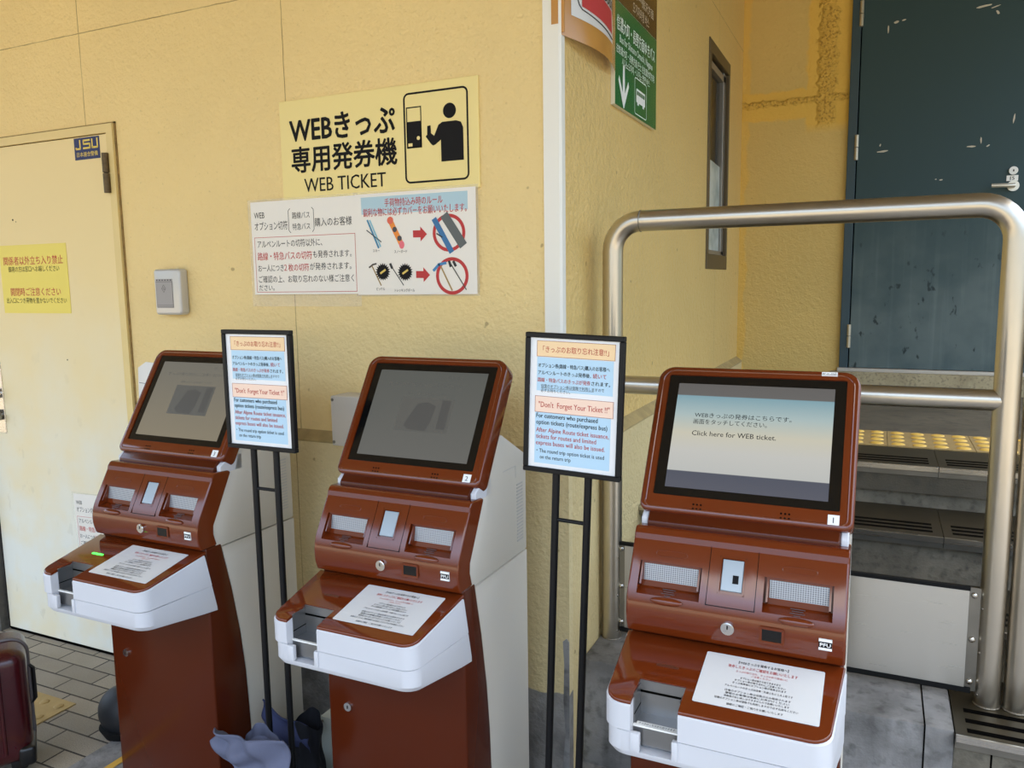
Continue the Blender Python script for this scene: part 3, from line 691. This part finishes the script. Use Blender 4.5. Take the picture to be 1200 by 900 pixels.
for i, K in enumerate(KIO):
    K.location = POSE[i][:2] + (0,); K.rotation_euler = (0, 0, POSE[i][2])
    tag(K, KL[i], 'kiosk', 'ticket kiosks along the wall')
    ds = head_part(K, 'display', B().box((-.1585, .0018, .0545), (.1585, .0028, .2905)), (M_scr_off2, M_scr_off, M_scr_on)[i])
    if i == 2:
        t = B(); y = .0014
        t.text('WEBきっぷの発券はこちらです。', -.116, .2135, .0125, w=.196, y=y, bold=.004)
        t.text('画面をタッチしてください。', -.117, .1985, .0125, w=.15, y=y, bold=.004)
        t.text('Click here for WEB ticket.', -.117, .1715, .0155, w=.170, y=y, bold=.004)
        head_part(K, 'display_lettering', t, M_scr_ink, ds)
    else:
        t = B(); y = .0014
        t.text('きっぷの取り忘れにご注意ください', -.122, .248, .011, w=.215, y=y).text('発券したきっぷをお取りください', -.06, .224, .008, w=.12, y=y).text('戻る　　終了', .05, .272, .007, y=y)
        head_part(K, 'display_lettering', t, M_scr_faint, ds)
        t = B().rect(-.070, .125, .083, .216, .0013)
        im = head_part(K, 'display_picture', t, M_scr_faint, ds)
        head_part(K, 'picture_shape', B().poly([(-.045, .14), (-.02, .2), (.01, .205), (.035, .195), (.03, .15), (.02, .128), (-.03, .13)], .0011).rect(.05, .135, .075, .212, .0011), M_scr_faint2, im)
    nl = head_part(K, 'number_label', B().box((.160, -.0010, .009), (.1805, .001, .0285)), M_inkwhite)
    head_part(K, 'numeral', B().text('321'[i], .170, .0125, .016, al='c', y=-.0013, bold=.008), M_inkgrey, nl)
    if i == 2:
        nl = head_part(K, 'asset_label', B().box((.131, -.0008, .3185), (.161, .001, .3275)), M_inkwhite)
        head_part(K, 'label_lettering', B().text('PC-01-0202', .146, .3205, .007, w=.026, al='c', y=-.0011), M_ink, nl)
        sq = obj('sensor_spot', B().box((-.001, .0003, .036), (.010, .0012, .052)).xf(PANM), M_ink, K)
        tl = obj('tray_label', B().box((-.136, -.1655, .658), (-.062, -.154, .6586)), M_inkwhite, K)
        q = B().text('きっぷはこちらから出てきます', -.132, 0, .007, w=.066)
        for v in q.bm.verts: v.co = (v.co.x, -.1625+v.co.z, .6588)
        obj('label_lettering', q, M_ink, tl)
    obj('ticket_indicator', B().prism_y(rrect(-.122, .1085, -.080, .1145, .0025), -.0038, -.0005).xf(CONM), M_led if i == 0 else M_ledoff, K)

# ------------------------------------------------------------------ laminated notes lying on the consoles
def sheet_note():
    T = thing('notice_sheet', 'x', 'notice', group='laminated notes on the kiosk consoles')
    obj('paper', B().prism_y(rrect(-.105, -.0715, .105, .0715, .003), -.0008, 0), M_paper2, T)
    k = B(True); rr_ = B(True); y = -.0011
    k.text('【WEBきっぷを発券するお客様へ】', 0, .0515, .0085, w=.088, al='c', bold=.01, y=y)
    rr_.text('発券したきっぷのご確認をお願いいたします', 0, .0375, .0095, w=.122, al='c', bold=.008, y=y)
    rr_.text('きっぷの取り忘れ、きっぷの取り間違いに', 0, .0265, .006, w=.09, al='c', y=y)
    rr_.text('ご注意ください', 0, .019, .006, w=.034, al='c', y=y)
    for s, z, w in (('オプション券は後から出てきますので', .009, .07), ('オプション券の取り忘れにご注意ください', .0015, .088), ('きっぷ発券後にオプション券が発券されます', -.006, .092),
                    ('アルペンルートのきっぷは往復・片道ともに１人１枚です', -.0165, .116), ('往復のオプション券は往路分のみ発券されます', -.029, .112), ('復路のお客様は係員にお声がけください', -.0365, .108),
                    ('発券後の払い戻しはできませんのでお願いいたします', -.044, .11), ('往復のオプション券は復路でも利用しますので必ずお持ちください', -.0525, .14), ('旅程のご確認・ご協力をお願いいたします', -.0645, .094)):
        k.text(s, 0, z, .0062, w=w, al='c', bold=.008, y=y)
    obj('black_lettering', k, M_ink, T); obj('red_lettering', rr_, M_red, T)
    return T
SN = sheet_note(); SNL = ['white laminated note on the console of the kiosk nearest the cream door', 'white laminated note on the console of the kiosk between sign stands', 'white laminated note on the console of the kiosk with lit text']
for i in range(3):
    T = SN if i == 0 else copy_tree(SN)
    M = Matrix.Translation(POSE[i][:2]+(0,)) @ Matrix.Rotation(POSE[i][2], 4, 'Z') @ CONM @ Matrix.Translation((.066, -.0034, .1045))
    T.matrix_world = M; tag(T, SNL[i])

# ------------------------------------------------------------------ sign stands
def sign_stand():
    T = thing('sign_stand', 'x', 'sign stand', group='black sign stands between the kiosks')
    z0, z1 = 1.032, 1.342; w = .1125
    b = B()
    for a in ((-w, z0, w, z0+.011), (-w, z1-.011, w, z1), (-w, z0+.011, -w+.011, z1-.011), (w-.011, z0+.011, w, z1-.011)): b.box((a[0], -.012, a[1]), (a[2], .004, a[3]))
    obj('frame', b.bevel(.0015, 1), M_framebl, T)
    obj('back_panel', B().box((-w+.004, -.002, z0+.004), (w-.004, .003, z1-.004)), M_framebl, T)
    P = obj('poster', B().box((-w+.010, -.006, z0+.010), (w-.010, -.004, z1-.010)), M_paper, T)
    X = lambda u: -.1025+u*.205
    Z = lambda v: z1-.010-v*.29
    y1, y2, y3 = -.0064, -.0067, -.0070
    obj('blue_panel', B().rect(X(.085), Z(.405), X(.935), Z(.15), y1), M_bluep, P)
    obj('blue_panel', B().rect(X(.075), Z(.965), X(.925), Z(.52), y1), M_bluep, P)
    obj('orange_panel', B().rect(X(.08), Z(.145), X(.95), Z(.025), y2), M_orangep, P)
    obj('pink_panel', B().rect(X(.07), Z(.57), X(.95), Z(.445), y2), M_pinkp, P)
    fr = B()
    for a in ((.08, .145, .95, .025), (.07, .57, .95, .445)): fr.outline([(X(a[0]), Z(a[1])), (X(a[2]), Z(a[1])), (X(a[2]), Z(a[3])), (X(a[0]), Z(a[3]))], .0012, y3)
    obj('panel_outline', fr, mat('brown_red_ink', (166, 84, 60), .6), P)
    k = B(True); rd = B(True); g = B(True)
    rd.text('「きっぷのお取り忘れ注意!!」', X(.515), Z(.108), .0155, w=.15, al='c', y=y3, bold=.004)
    k.text('オプション券(路線・特急バス)購入のお客様へ', X(.10), Z(.225), .0105, w=.163, y=y3, bold=.008)
    k.text('アルペンルートのきっぷ発券後、', X(.10), Z(.28), .0105, w=.122, y=y3, bold=.008)
    rd.text('続いて', X(.715), Z(.28), .0115, w=.03, y=y3, bold=.008)
    rd.text('路線・特急バスのきっぷが発券', X(.095), Z(.335), .0105, w=.122, y=y3, bold=.008)
    k.text('されます。', X(.70), Z(.335), .0105, w=.042, y=y3, bold=.008)
    g.text('往復のオプション券は復路で利用しますので', X(.135), Z(.378), .0085, w=.145, y=y3); g.rect(X(.135), Z(.384), X(.73), Z(.382), y3)
    g.text('必ずお持ちください。', X(.135), Z(.415-.003), .0085, w=.068, y=y3)
    rd.text('"Don\'t  Forget Your Ticket !!"', X(.51), Z(.53), .0175, w=.163, al='c', y=y3, bold=.006)
    k.text('For customers who purchased', X(.09), Z(.612), .0145, w=.142, y=y3, bold=.008)
    k.text('option tickets (route/express bus)', X(.09), Z(.662), .0145, w=.164, y=y3, bold=.008)
    rd.text('After Alpine Route ticket issuance,', X(.09), Z(.722), .0145, w=.168, y=y3, bold=.004)
    rd.text('tickets for routes and limited', X(.09), Z(.772), .0145, w=.14, y=y3, bold=.004)
    rd.text('express buses will also be issued.', X(.09), Z(.822), .0145, w=.160, y=y3, bold=.004)
    k.text('・The round trip option ticket is used', X(.10), Z(.882), .0125, w=.157, y=y3)
    k.text('on the return trip', X(.14), Z(.93), .0125, w=.073, y=y3)
    obj('black_lettering', k, M_ink, P); obj('red_lettering', rd, M_dkred, P); obj('grey_lettering', g, M_inkgrey, P)
    for x in (-.0375, .0375): obj('pole', B().cyl((x, .004, .012), (x, .004, z0+.06), .0085, n=14), M_framebl, T)
    obj('crossbar', B().cyl((-.0375, .004, .925), (.0375, .004, .925), .0045, n=12), M_framebl, T)
    obj('base_plate', B().box((-.13, -.15, .004), (.13, .03, .012)).bevel(.003, 2), M_framebl, T)
    return T
S1 = sign_stand(); S1.location = (-1.434, -.488, 0); tag(S1, 'black framed notice stand between the two kiosks nearer the cream door')
S2 = copy_tree(S1); S2.location = (-.635, -.448, 0); S2.rotation_euler = (0, math.radians(2.0), 0); tag(S2, 'black framed notice stand beside the wall corner and handrail post')

# ------------------------------------------------------------------ signs on the front wall
def wall_thing(name, label, cat, x, z, y=0.0, tilt=0.0, **k): return thing(name, label, cat, (x, y, z), (0, tilt, 0), **k)
WS = wall_thing('ticket_sign', 'large pale yellow WEB TICKET sign with person pictogram', 'sign', -1.389, 1.872)
obj('board', B().box((-.352, -.006, -.152), (.352, 0, .152)).bevel(.001, 1), M_signyel, WS)
# lettering positions from the picture: u from left, v from top on a .704 x .42 board (lower part covered by the papers)
k = B(True); y = -.0066
k.text('WEBきっぷ', -.312, .028, .088, w=.388, y=y, bold=.022)
k.text('専用発券機', -.310, -.062, .084, w=.39, y=y, bold=.02)
k.text('WEB TICKET', -.265, -.130, .060, w=.304, y=y, bold=.006)
obj('lettering', k, M_ink, WS)
k = B(); k.outline(rrect(.096, -.128, .309, .128, .018), .0055, y)
k.ring(.249, .066, 0.0001, .021, y)
k.poly([(.206, .018), (.212, .030), (.225, .037), (.27, .037), (.285, .032), (.292, .016), (.292, -.073), (.219, -.073), (.219, -.012), (.2, -.024), (.193, -.026), (.186, -.021), (.169, .001), (.174, .006), (.175, .03), (.186, .031), (.187, .009), (.197, .001)], y)
obj('pictogram_person', k, M_ink, WS, loc=(.011, 0, 0))
k = B(); k.outline([(.105, -.028), (.156, -.028), (.156, .088), (.105, .088)], .0045, y); k.rect(.105, -.028, .156, .047, y)
obj('pictogram_machine', k, M_ink, WS, loc=(.011, 0, 0))
obj('pictogram_slot', B().rect(.11, -.023, .124, -.014, y-.0004).ring(.1445, -.001, .0001, .0055, y-.0004), M_signyel, WS, loc=(.011, 0, 0))

def option_notice():
    T = wall_thing('paper_notice', 'white laminated paper with red outlined text box under the yellow sign', 'notice', -1.668, .119+1.4538-.0)
    obj('laminate', B().rect(-.222, -.188, .214, .156, -.0065), M_film, T)
    obj('paper', B().box((-.21, -.0075, -.149), (.21, -.0068, .149)), M_wallpaper, T)
    k = B(True); rd = B(True); y = -.0079
    k.text('WEB', -.196, .097, .027, w=.043, y=y).text('オプション切符', -.196, .06, .030, w=.136, y=y)
    k.text('路線バス', -.040, .091, .023, w=.07, y=y).text('特急バス', -.040, .056, .023, w=.07, y=y)
    k.text('購入のお客様', .048, .064, .029, w=.142, y=y)
    for sx in (-1, 1):
        cx = -.005+sx*.05
        k.line([(cx-sx*.007, .122), (cx, .115), (cx, .054), (cx-sx*.007, .046)], .0018, y)
    k.text('アルペンルートの切符以外に、', -.188, .004, .026, w=.262, y=y)
    rd.text('路線・特急バスの切符', -.190, -.036, .028, w=.222, y=y, bold=.008); k.text('も発券されます。', .036, -.033, .025, w=.148, y=y)
    k.text('お一人につき', -.190, -.073, .025, w=.106, y=y); rd.text('２枚の切符', -.082, -.073, .026, w=.1, y=y, bold=.008); k.text('が発券されます。', .022, -.071, .025, w=.16, y=y)
    k.text('ご確認の上、お取り忘れのない様ご注意く', -.190, -.109, .025, w=.38, y=y); k.text('ださい。', -.190, -.139+.004, .022, w=.064, y=y)
    obj('lettering', k, M_ink, T); obj('red_lettering', rd, M_red, T)
    obj('red_outline', B().outline([(-.2, -.142), (.2, -.142), (.2, .036), (-.2, .036)], .0022, y), M_dkred, T)
    return T
O1 = option_notice()
O2 = copy_tree(O1); O2.scale = (.8, 1, .8); O2.location = (-2.69, -.0045, .535); O2.rotation_euler = (0, -.03, 0)
tag(O2, 'white paper notice on the cream door, half hidden behind the kiosk')
P3 = wall_thing('paper_slip', 'white paper sheet with ruled lines on the wall beside the door frame', 'notice', -2.365, 1.06, tilt=.06)
obj('paper', B().prism_y([(-.1, -.14), (.1, -.14), (.1, .12), (-.06, .12), (-.1, .095)], -.0016, -.0006), M_paper2, P3)
obj('ruled_line', B().line([(-.095, .04), (.09, .04)], .002, -.0019).line([(-.095, -.01), (.09, -.01)], .002, -.0019).rect(-.085, -.06, -.05, -.02, -.0019), M_inkgrey, P3)

RP = wall_thing('luggage_rules_poster', 'white luggage rule poster with ski and snowboard pictures and red arrows', 'poster', -1.257, 1.4538+.118)
obj('laminate', B().rect(-.214, -.156, .214, .158, -.0072), M_film, RP)
obj('paper', B().box((-.207, -.0082, -.151), (.207, -.0075, .151)), M_wallpaper, RP)
y = -.0085; y2 = -.0088; y3 = -.0091; y4 = -.0094
U = lambda px: -.207+(px-40)/930*.414       # zoom-crop pixel -> poster coordinate
V = lambda py, px: .151-(py-(118-(px-40)*.06))/(760)*.30
def pp(l): return [(U(a), V(b_, a)) for a, b_ in l]
obj('header_panel', B().poly(pp([(90, 140), (912, 92), (912, 222), (92, 268)]), y), mat('printed_grey_blue', (176, 204, 214), .4), RP)
obj('header_lettering', B(True).text('手荷物持込み時のルール', .0, V(160, 480)-.012, .026, w=.2, al='c', y=y2, bold=.008).text('鋭利な物には必ずカバーをお願いいたします。', .0, V(228, 480)-.012, .027, w=.355, al='c', y=y2, bold=.008), M_red, RP)
def sk(name, pts, w, c, par, yy=None):
    return obj(name, B().line(pts, w, yy or y2), mat('print_'+'_'.join(map(str, c)), c, .5), par)
skis = sk('ski_picture', pp([(138, 310), (222, 515)]), .006, (60, 130, 165), RP); sk('ski', pp([(158, 310), (238, 505)]), .005, (130, 190, 205), skis, y3); sk('ski_pole', pp([(130, 385), (245, 470)]), .003, (40, 50, 60), skis, y3)
sb = sk('snowboard_picture', pp([(322, 310), (408, 490)]), .017, (240, 140, 40), RP)
obj('board_tip', B().poly([(U(322)+.011*math.cos(t), V(308, 322)+.011*math.sin(t)) for t in [i*.4 for i in range(16)]], y3), mat('print_coral', (226, 100, 70), .5), sb)
obj('board_tail', B().poly([(U(408)+.009*math.cos(t), V(488, 408)+.012*math.sin(t)) for t in [i*.4 for i in range(16)]], y3), mat('print_rose', (232, 110, 120), .5), sb)
obj('binding', B().ring(U(356), V(375, 356), .0001, .008, y4, 14).ring(U(392), V(440, 392), .0001, .008, y4, 14), M_inkgrey, sb)
for cx, cy in ((550, 405), (565, 705)):
    a = pp([(cx-52, cy-25), (cx+5, cy-27), (cx+5, cy-55), (cx+55, cy), (cx+5, cy+55), (cx+5, cy+25), (cx-52, cy+27)])
    obj('red_arrow', B().poly(a, y2), M_red, RP)
for cx, cy in ((770, 392), (787, 705)):
    obj('red_circle', B().ring(U(cx), V(cy, cx), .044, .054, y2), M_red, RP)
sk('blue_bag_picture', pp([(665, 300), (785, 525)]), .017, (50, 110, 160), RP, y3); sk('grey_bag_picture', pp([(745, 275), (868, 470)]), .027, (92, 96, 94), RP, y4); sk('bag_strap', pp([(680, 400), (720, 425)]), .004, (30, 30, 30), RP, y4)
ax = sk('ice_axe_picture', pp([(165, 660), (232, 800)]), .004, (150, 120, 60), RP); sk('axe_head', pp([(140, 668), (170, 645), (198, 637)]), .005, (80, 70, 60), ax, y3)
def burst(cx, cy):
    p = []
    for i in range(40):
        r_ = .027 if i % 2 == 0 else .020
        p.append((U(cx)+r_*math.cos(i*math.pi/20), V(cy, cx)+r_*math.sin(i*math.pi/20)))
    o = obj('spiky_burst', B().poly(p, y3), M_ink, RP)
    sk('spark', [(U(cx)-.008, V(cy, cx)-.004), (U(cx)+.009, V(cy, cx)+.006)], .006, (220, 190, 90), o, y4)
burst(250, 697); burst(428, 692)
pl_ = sk('trekking_pole_picture', pp([(315, 645), (412, 790)]), .003, (60, 60, 55), RP); sk('pole_grip', pp([(312, 635), (325, 665)]), .008, (40, 40, 40), pl_, y3)
ax = sk('covered_axe_picture', pp([(705, 640), (785, 810)]), .0045, (170, 140, 80), RP, y3); sk('axe_cover', pp([(650, 670), (690, 625), (742, 612)]), .008, (60, 130, 180), ax, y4)
pl_ = sk('covered_poles_picture', pp([(775, 610), (890, 800)]), .003, (60, 60, 50), RP, y3); sk('pole_grip', pp([(768, 600), (778, 635)]), .008, (30, 30, 30), pl_, y4); sk('pole_grip', pp([(800, 600), (815, 630)]), .008, (30, 30, 30), pl_, y4)
k = B(True)
for s, px, py, w in (('スキー', 202, 548, .024), ('スノーボード', 398, 548, .045), ('ピッケル', 228, 838, .03), ('トレッキングポール', 420, 838, .07)): k.text(s, U(px), V(py, px), .0105, w=w, al='c', y=y2, bold=.008)
obj('caption_lettering', k, M_ink, RP)

# stickers on the cream door
YS = thing('warning_sheet', 'yellow paper sheet with red and black Japanese text on the cream door', 'notice', (-2.98, -.0104, 1.4907), (0, 0, 0))
obj('paper', B().box((-.197, -.0012, -.132), (.197, 0, .132)), M_warnyel, YS)
obj('red_lettering', B(True).text('関係者以外立ち入り禁止', 0, .058, .036, w=.35, al='c', y=-.0016, bold=.008).text('開閉時ご注意ください', 0, -.062, .034, w=.295, al='c', y=-.0016, bold=.008), M_red, YS)
obj('black_lettering', B(True).text('御用の方は窓口へお越しください', 0, .030, .024, w=.30, al='c', y=-.0016).text('出入口につき荷物を置かないでください', 0, -.092, .024, w=.355, al='c', y=-.0016), M_ink, YS)
JS = thing('security_sticker', 'small navy security sticker in the top corner of the cream door', 'sticker', (-2.625, -.0104, 1.9545))
obj('film', B().box((-.0665, -.0008, -.0385), (.0665, 0, .0385)), M_navy, JS)
k = B().line([(-.035, .03), (-.035, .0), (-.056, .0), (-.056, .004)], .0065, -.0012).line([(.017, .028), (-.016, .028), (-.016, .0155), (.017, .0155), (.017, .001), (-.018, .001)], .0065, -.0012).line([(.029, .03), (.029, .001), (.056, .001), (.056, .031)], .0065, -.0012)
k.text('日本連合警備', 0, -.027, .018, w=.11, al='c', y=-.0012, bold=.008)
obj('lettering', k, M_yelink, JS)

CR = thing('card_reader_box', 'small silver card reader box on the yellow wall by the door', 'card reader', (-2.243, 0, 1.4355))
obj('housing', B().prism_y(rrect(-.062, -.079, .062, .079, .012), -.04, 0).bevel(.009, 4, 40), M_cardgrey, CR)
fp = obj('face_plate', B().box((-.05, -.0408, -.055), (.028, -.0395, .045)), mat('grey_face', (158, 152, 148), .4), CR)
k = B().outline([(-.05, -.052), (.028, -.052), (.028, .036), (-.05, .036)], .0015, -.0412).rect(-.05, -.046, .028, -.045, -.0412)
for i in range(6): k.rect(-.047+.013*i, .039, -.041+.013*i, .043, -.0412)
k.outline([(-.024, .012), (-.014, -.002), (-.004, .012), (-.014, .026)], .002, -.0412).text('G', -.014, .008, .012, al='c', y=-.0412)
obj('printed_mark', k, M_inkgrey, fp)

JB = thing('junction_box', 'white junction box on the wall behind the middle kiosk screen', 'junction box', (-1.47, 0, 1.036))
obj('enclosure', B().box((-.055, -.09, -.078), (.13, 0, .078)).bevel(.004, 2), M_cab, JB)
for z in (-.066, .066): obj('screw', B().cyl((-.047, -.0905, z), (-.047, -.092, z), .005, n=12), M_steeldk, JB)

# ------------------------------------------------------------------ signs on the side wall
GS = thing('direction_sign', 'green and brown bus direction sign with white arrow on the side wall', 'sign', (-.797, .687, 2.29), (0, 0, math.pi/2))
w = .247
obj('panel', B().box((-w, -.015, -.285), (w, 0, .42)).bevel(.001, 1), mat('white_sign_core', (232, 230, 214), .4), GS)
obj('green_face', B().box((-w, -.0165, -.285), (w, -.015, .03)), mat('sign_green', (34, 112, 58), .22), GS)
obj('brown_face', B().box((-w, -.0165, .032), (w, -.015, .42)), mat('sign_brown', (84, 60, 30), .22), GS)
k = B(True); y = -.0169
k.text('信濃大町・長野方面ゆきバス', -.235, -.052, .050, w=.455, y=y, bold=.008)
k.text('Bus for Shinano Omachi, Nagano', -.205, -.088, .034, w=.395, y=y)
k.text('往信濃大町・長野方面 巴士 往信濃大町方向', -.24, -.123, .029, w=.455, y=y)
k.text('시나노오마치・나가노 방면 버스', -.18, -.153, .029, w=.335, y=y)
obj('lettering', k, M_inkwhite, GS)
obj('arrow', B().poly([(-.16+a_, c_) for a_, c_ in ((-.009,-.15),(.009,-.15),(.013,-.235),(.05,-.19),(.058,-.205),(.003,-.283),(-.003,-.283),(-.058,-.205),(-.05,-.19),(-.013,-.235))], y), M_inkwhite, GS)
obj('bus_pictogram', B().outline(rrect(-.035, -.276, .115, -.156, .012), .003, y).poly(rrect(-.015, -.235, .095, -.190, .006), y).rect(-.002, -.243, .018, -.235, y).rect(.062, -.243, .082, -.235, y), M_inkwhite, GS)
k = B()
for i in range(5): k.rect(-.008+.02*i, -.21, .008+.02*i, -.197, y-.0003)
obj('bus_window', k, mat('sign_green', (34, 112, 58)), GS)
k = B(True).text('きっぷうりば', -.02, .15, .05, w=.2, y=y).text('오기자와행 버스', -.06, .045, .04, w=.2, y=y).text('扇沢方面', .05, .09, .036, w=.15, y=y).text('Ogizawa', -.04, .1, .034, w=.09, y=y)
obj('brown_lettering', k, mat('pale_sign_ink', (206, 190, 160), .5), GS)

BPO = thing('taped_poster', 'white poster with red panel in orange tape around the wall corner', 'poster', (-.797, 0, 2.1), (0, 0, math.pi/2))
def sag(u, v):      # u 0..1 across, v 0..1 up; bulges away from the wall
    return (u*.432, -.006-.012*u-.034*math.sin(math.pi*u)*(1-.5*v), -.002+v*.5)
bt = B().grid(lambda u, v: sag(u, v), 16, 12)
b2_ = B()
tape = mat('orange_packing_tape', (206, 148, 72), .18, alpha=.86)
obj('tape_border', bt, tape, BPO)
obj('tape_fold', B().box((-.0, -.014, .005), (.004, .0, .5)) , tape, BPO)
o_ = obj('tape_wrap', B().box((-.0195, -.0075, 2.125), (.0,-.0068, 2.6)), tape, BPO)
o_.data.transform(Matrix.Translation((-.797, 0, 0))); o_.data.transform(Matrix.Translation((0, 0, 0)))
o_.matrix_parent_inverse = BPO.matrix_world.inverted() if False else (Matrix.Translation((-.797, 0, 2.1)) @ Matrix.Rotation(math.pi/2, 4, 'Z')).inverted()
off = lambda p, d: (p[0], p[1]-d, p[2])
obj('paper', B().grid(lambda u, v: off(sag(.1+.72*u, .12+.88*v), .001), 14, 10), M_paper2, BPO)
obj('red_panel', B().grid(lambda u, v: off(sag(.22+.56*u, .19-.02*u+.13*v), .002), 12, 3), M_red, BPO)
bl = B().tube([off(sag(.12+.66*i/20, (.18 if i > 3 else .18+.14*(1-i/3)**2)-.04*i/20), .0025) for i in range(21)], .0014, 5)
obj('curved_line', bl, M_inkgrey, BPO)
q = B().text('(Booth)', .2, 0, .05, w=.16, bold=.01)
for v in q.bm.verts:
    s_ = sag(v.co.x/.432, .31+(v.co.z)/.5); v.co = off(s_, .0025)
obj('lettering', q, M_ink, BPO)

# ------------------------------------------------------------------ loose things near the floor
def cloth_mat(name, c): return mat(name, c, .75, spec=.2, bump=.25, bscale=60, var=.14, vscale=9)
def lump(f, nu, nv, seed): return B().grid(f, nu, nv)
GB = thing('cloth_bag', 'crumpled blue-grey cloth bag draped over the first sign stand foot', 'bag', (-1.40, -.59, .0125))
def bagshape(rx, ry, h, seed, fold, topw):
    rnd = random.Random(seed); ph = [rnd.uniform(0, 6.28) for _ in range(8)]
    def f(u, v):
        a = 2*math.pi*u; t = v
        w = (1-t)**.5*0 + (1 - t*(1-topw)) * (1 - .12*math.cos(t*9+ph[4]))
        k = 1 + fold*math.sin(3*a+ph[0]+4*t) + fold*.7*math.sin(5*a+ph[1]-6*t) + fold*.5*math.sin(9*a+ph[2]+9*t)
        z = h*t + .02*math.sin(2*a+ph[3])*t
        return (rx*w*k*math.cos(a), ry*w*k*math.sin(a), z)
    return f
bg_ = B().grid(bagshape(.088, .050, .29, 3, .10, .6), 64, 28); bmesh.ops.remove_doubles(bg_.bm, verts=bg_.bm.verts, dist=.0005)
obj('body', bg_, cloth_mat('blue_grey_cloth', (94, 97, 116)), GB, ang=80)
def flap(u, v):
    x = -.112+.225*u+.012*math.sin(v*5); z = .312+.022*u - v*(.045+.15*u**.8) + .004*math.sin(u*11+v*3)
    return (x, -.045-.026*math.sin(u*3.1)-.009*math.sin(v*9+u*10)-.008*math.sin(u*13-v*6)+.012*v, z)
fo = obj('folded_flap', B().grid(flap, 40, 20), cloth_mat('blue_grey_cloth', (94, 97, 116)), GB, ang=80)
sd = fo.modifiers.new('thickness', 'SOLIDIFY'); sd.thickness = .004
BB = thing('black_bag', 'black cloth bag slumped behind the blue-grey bag and sign stand', 'bag', (-1.42, -.395, 0))
bg_ = B().grid(bagshape(.055, .050, .235, 8, .08, .7), 64, 28); bmesh.ops.remove_doubles(bg_.bm, verts=bg_.bm.verts, dist=.0005)
obj('body', bg_, cloth_mat('black_cloth', (26, 27, 32)), BB, ang=80)
def flap2(u, v): return (-.12+.15*u, -.035-.012*math.sin(u*4)+.006*math.sin(v*8), .292-.055*u-v*.08+.005*math.sin(u*9))
fo = obj('raised_flap', B().grid(flap2, 24, 12), cloth_mat('navy_cloth', (52, 58, 88)), BB, ang=80)
sd = fo.modifiers.new('thickness', 'SOLIDIFY'); sd.thickness = .004

PB = thing('power_box', 'pale grey metal box on the floor beside the middle kiosk base', 'box', (-1.37, -.2, 0))
obj('housing', B().box((-.07, -.11, 0), (.125, .15, .2)).bevel(.004, 2), mat('pale_green_grey', (188, 194, 184), .5), PB)
obj('screw', B().cyl((-.062, -.1105, .186), (-.062, -.1125, .186), .004, n=10), M_steeldk, PB)
tag(obj('power_cable', B().tube([(-1.3, -.06, .28), (-1.28, -.06, .27), (-1.25, -.07, .275), (-1.236, -.1, .29)], .004, 8), M_rubber), 'black cable behind the middle kiosk above the grey box', 'cable')
KB = thing('round_bag', 'rounded black bag on the paving behind the kiosk nearest the door', 'bag', (-2.2, -.36, 0))
obj('body', B().ball((0, 0, .07), (.1, .075, .085), 28, 16), mat('black_nylon', (24, 25, 28), .55, bump=.2, bscale=60), KB)
obj('bottom_panel', B().cyl((0, 0, .0), (0, 0, .03), .07, .085, 28), M_rubber, KB)

SC = thing('suitcase', 'dark red hard shell suitcase at the lower left corner', 'suitcase', (-2.435, -.745, 0), (0, 0, math.radians(56))); SC.scale = (1, 1, .93)
red_shell = mat('wine_red_shell', (58, 9, 16), .25, coat=.2, var=.08)
sh = B().box((-.19, -.11, .05), (.19, .11, .43)).bevel(.045, 6)
obj('shell', sh, red_shell, SC, ang=60)
bgv = B()
for x in (-.12, -.06, .0, .06, .12): bgv.tube([(x, -.111, .1), (x, -.112, .38)], .005, 8)
obj('rib', bgv, red_shell, SC)
obj('zip_seam', B().tube([(x, .0, z) for x, z in rrect(-.1915, .0485, .1915, .4315, .05, 6)] + [(-.1915, 0, .1)], .006, 8), mat('grey_trim', (96, 90, 90), .5), SC)
for x in (-.15, .15):
    for yy in (-.07, .07):
        wh = obj('wheel', B().cyl((x-.012, yy, .025), (x+.012, yy, .025), .025, n=20), M_rubber, SC)
        obj('wheel_housing', B().box((x-.022, yy-.025, .03), (x+.022, yy+.025, .075)).bevel(.006, 2), M_black, wh)
obj('corner_guard', B().box((.15, -.115, .045), (.195, .115, .11)).bevel(.012, 3), M_black, SC)
obj('side_handle', B().tube([(.19, -.0, .2), (.203, 0, .215), (.203, 0, .32), (.19, 0, .335)], .006, 10), M_black, SC)
obj('top_handle', B().tube([(-.06, 0, .425), (-.05, 0, .448), (.05, 0, .448), (.06, 0, .425)], .009, 10), M_black, SC)
obj('lock_panel', B().prism_y(rrect(-.06, .28, .06, .40, .04), -.118, -.1), M_black, SC)
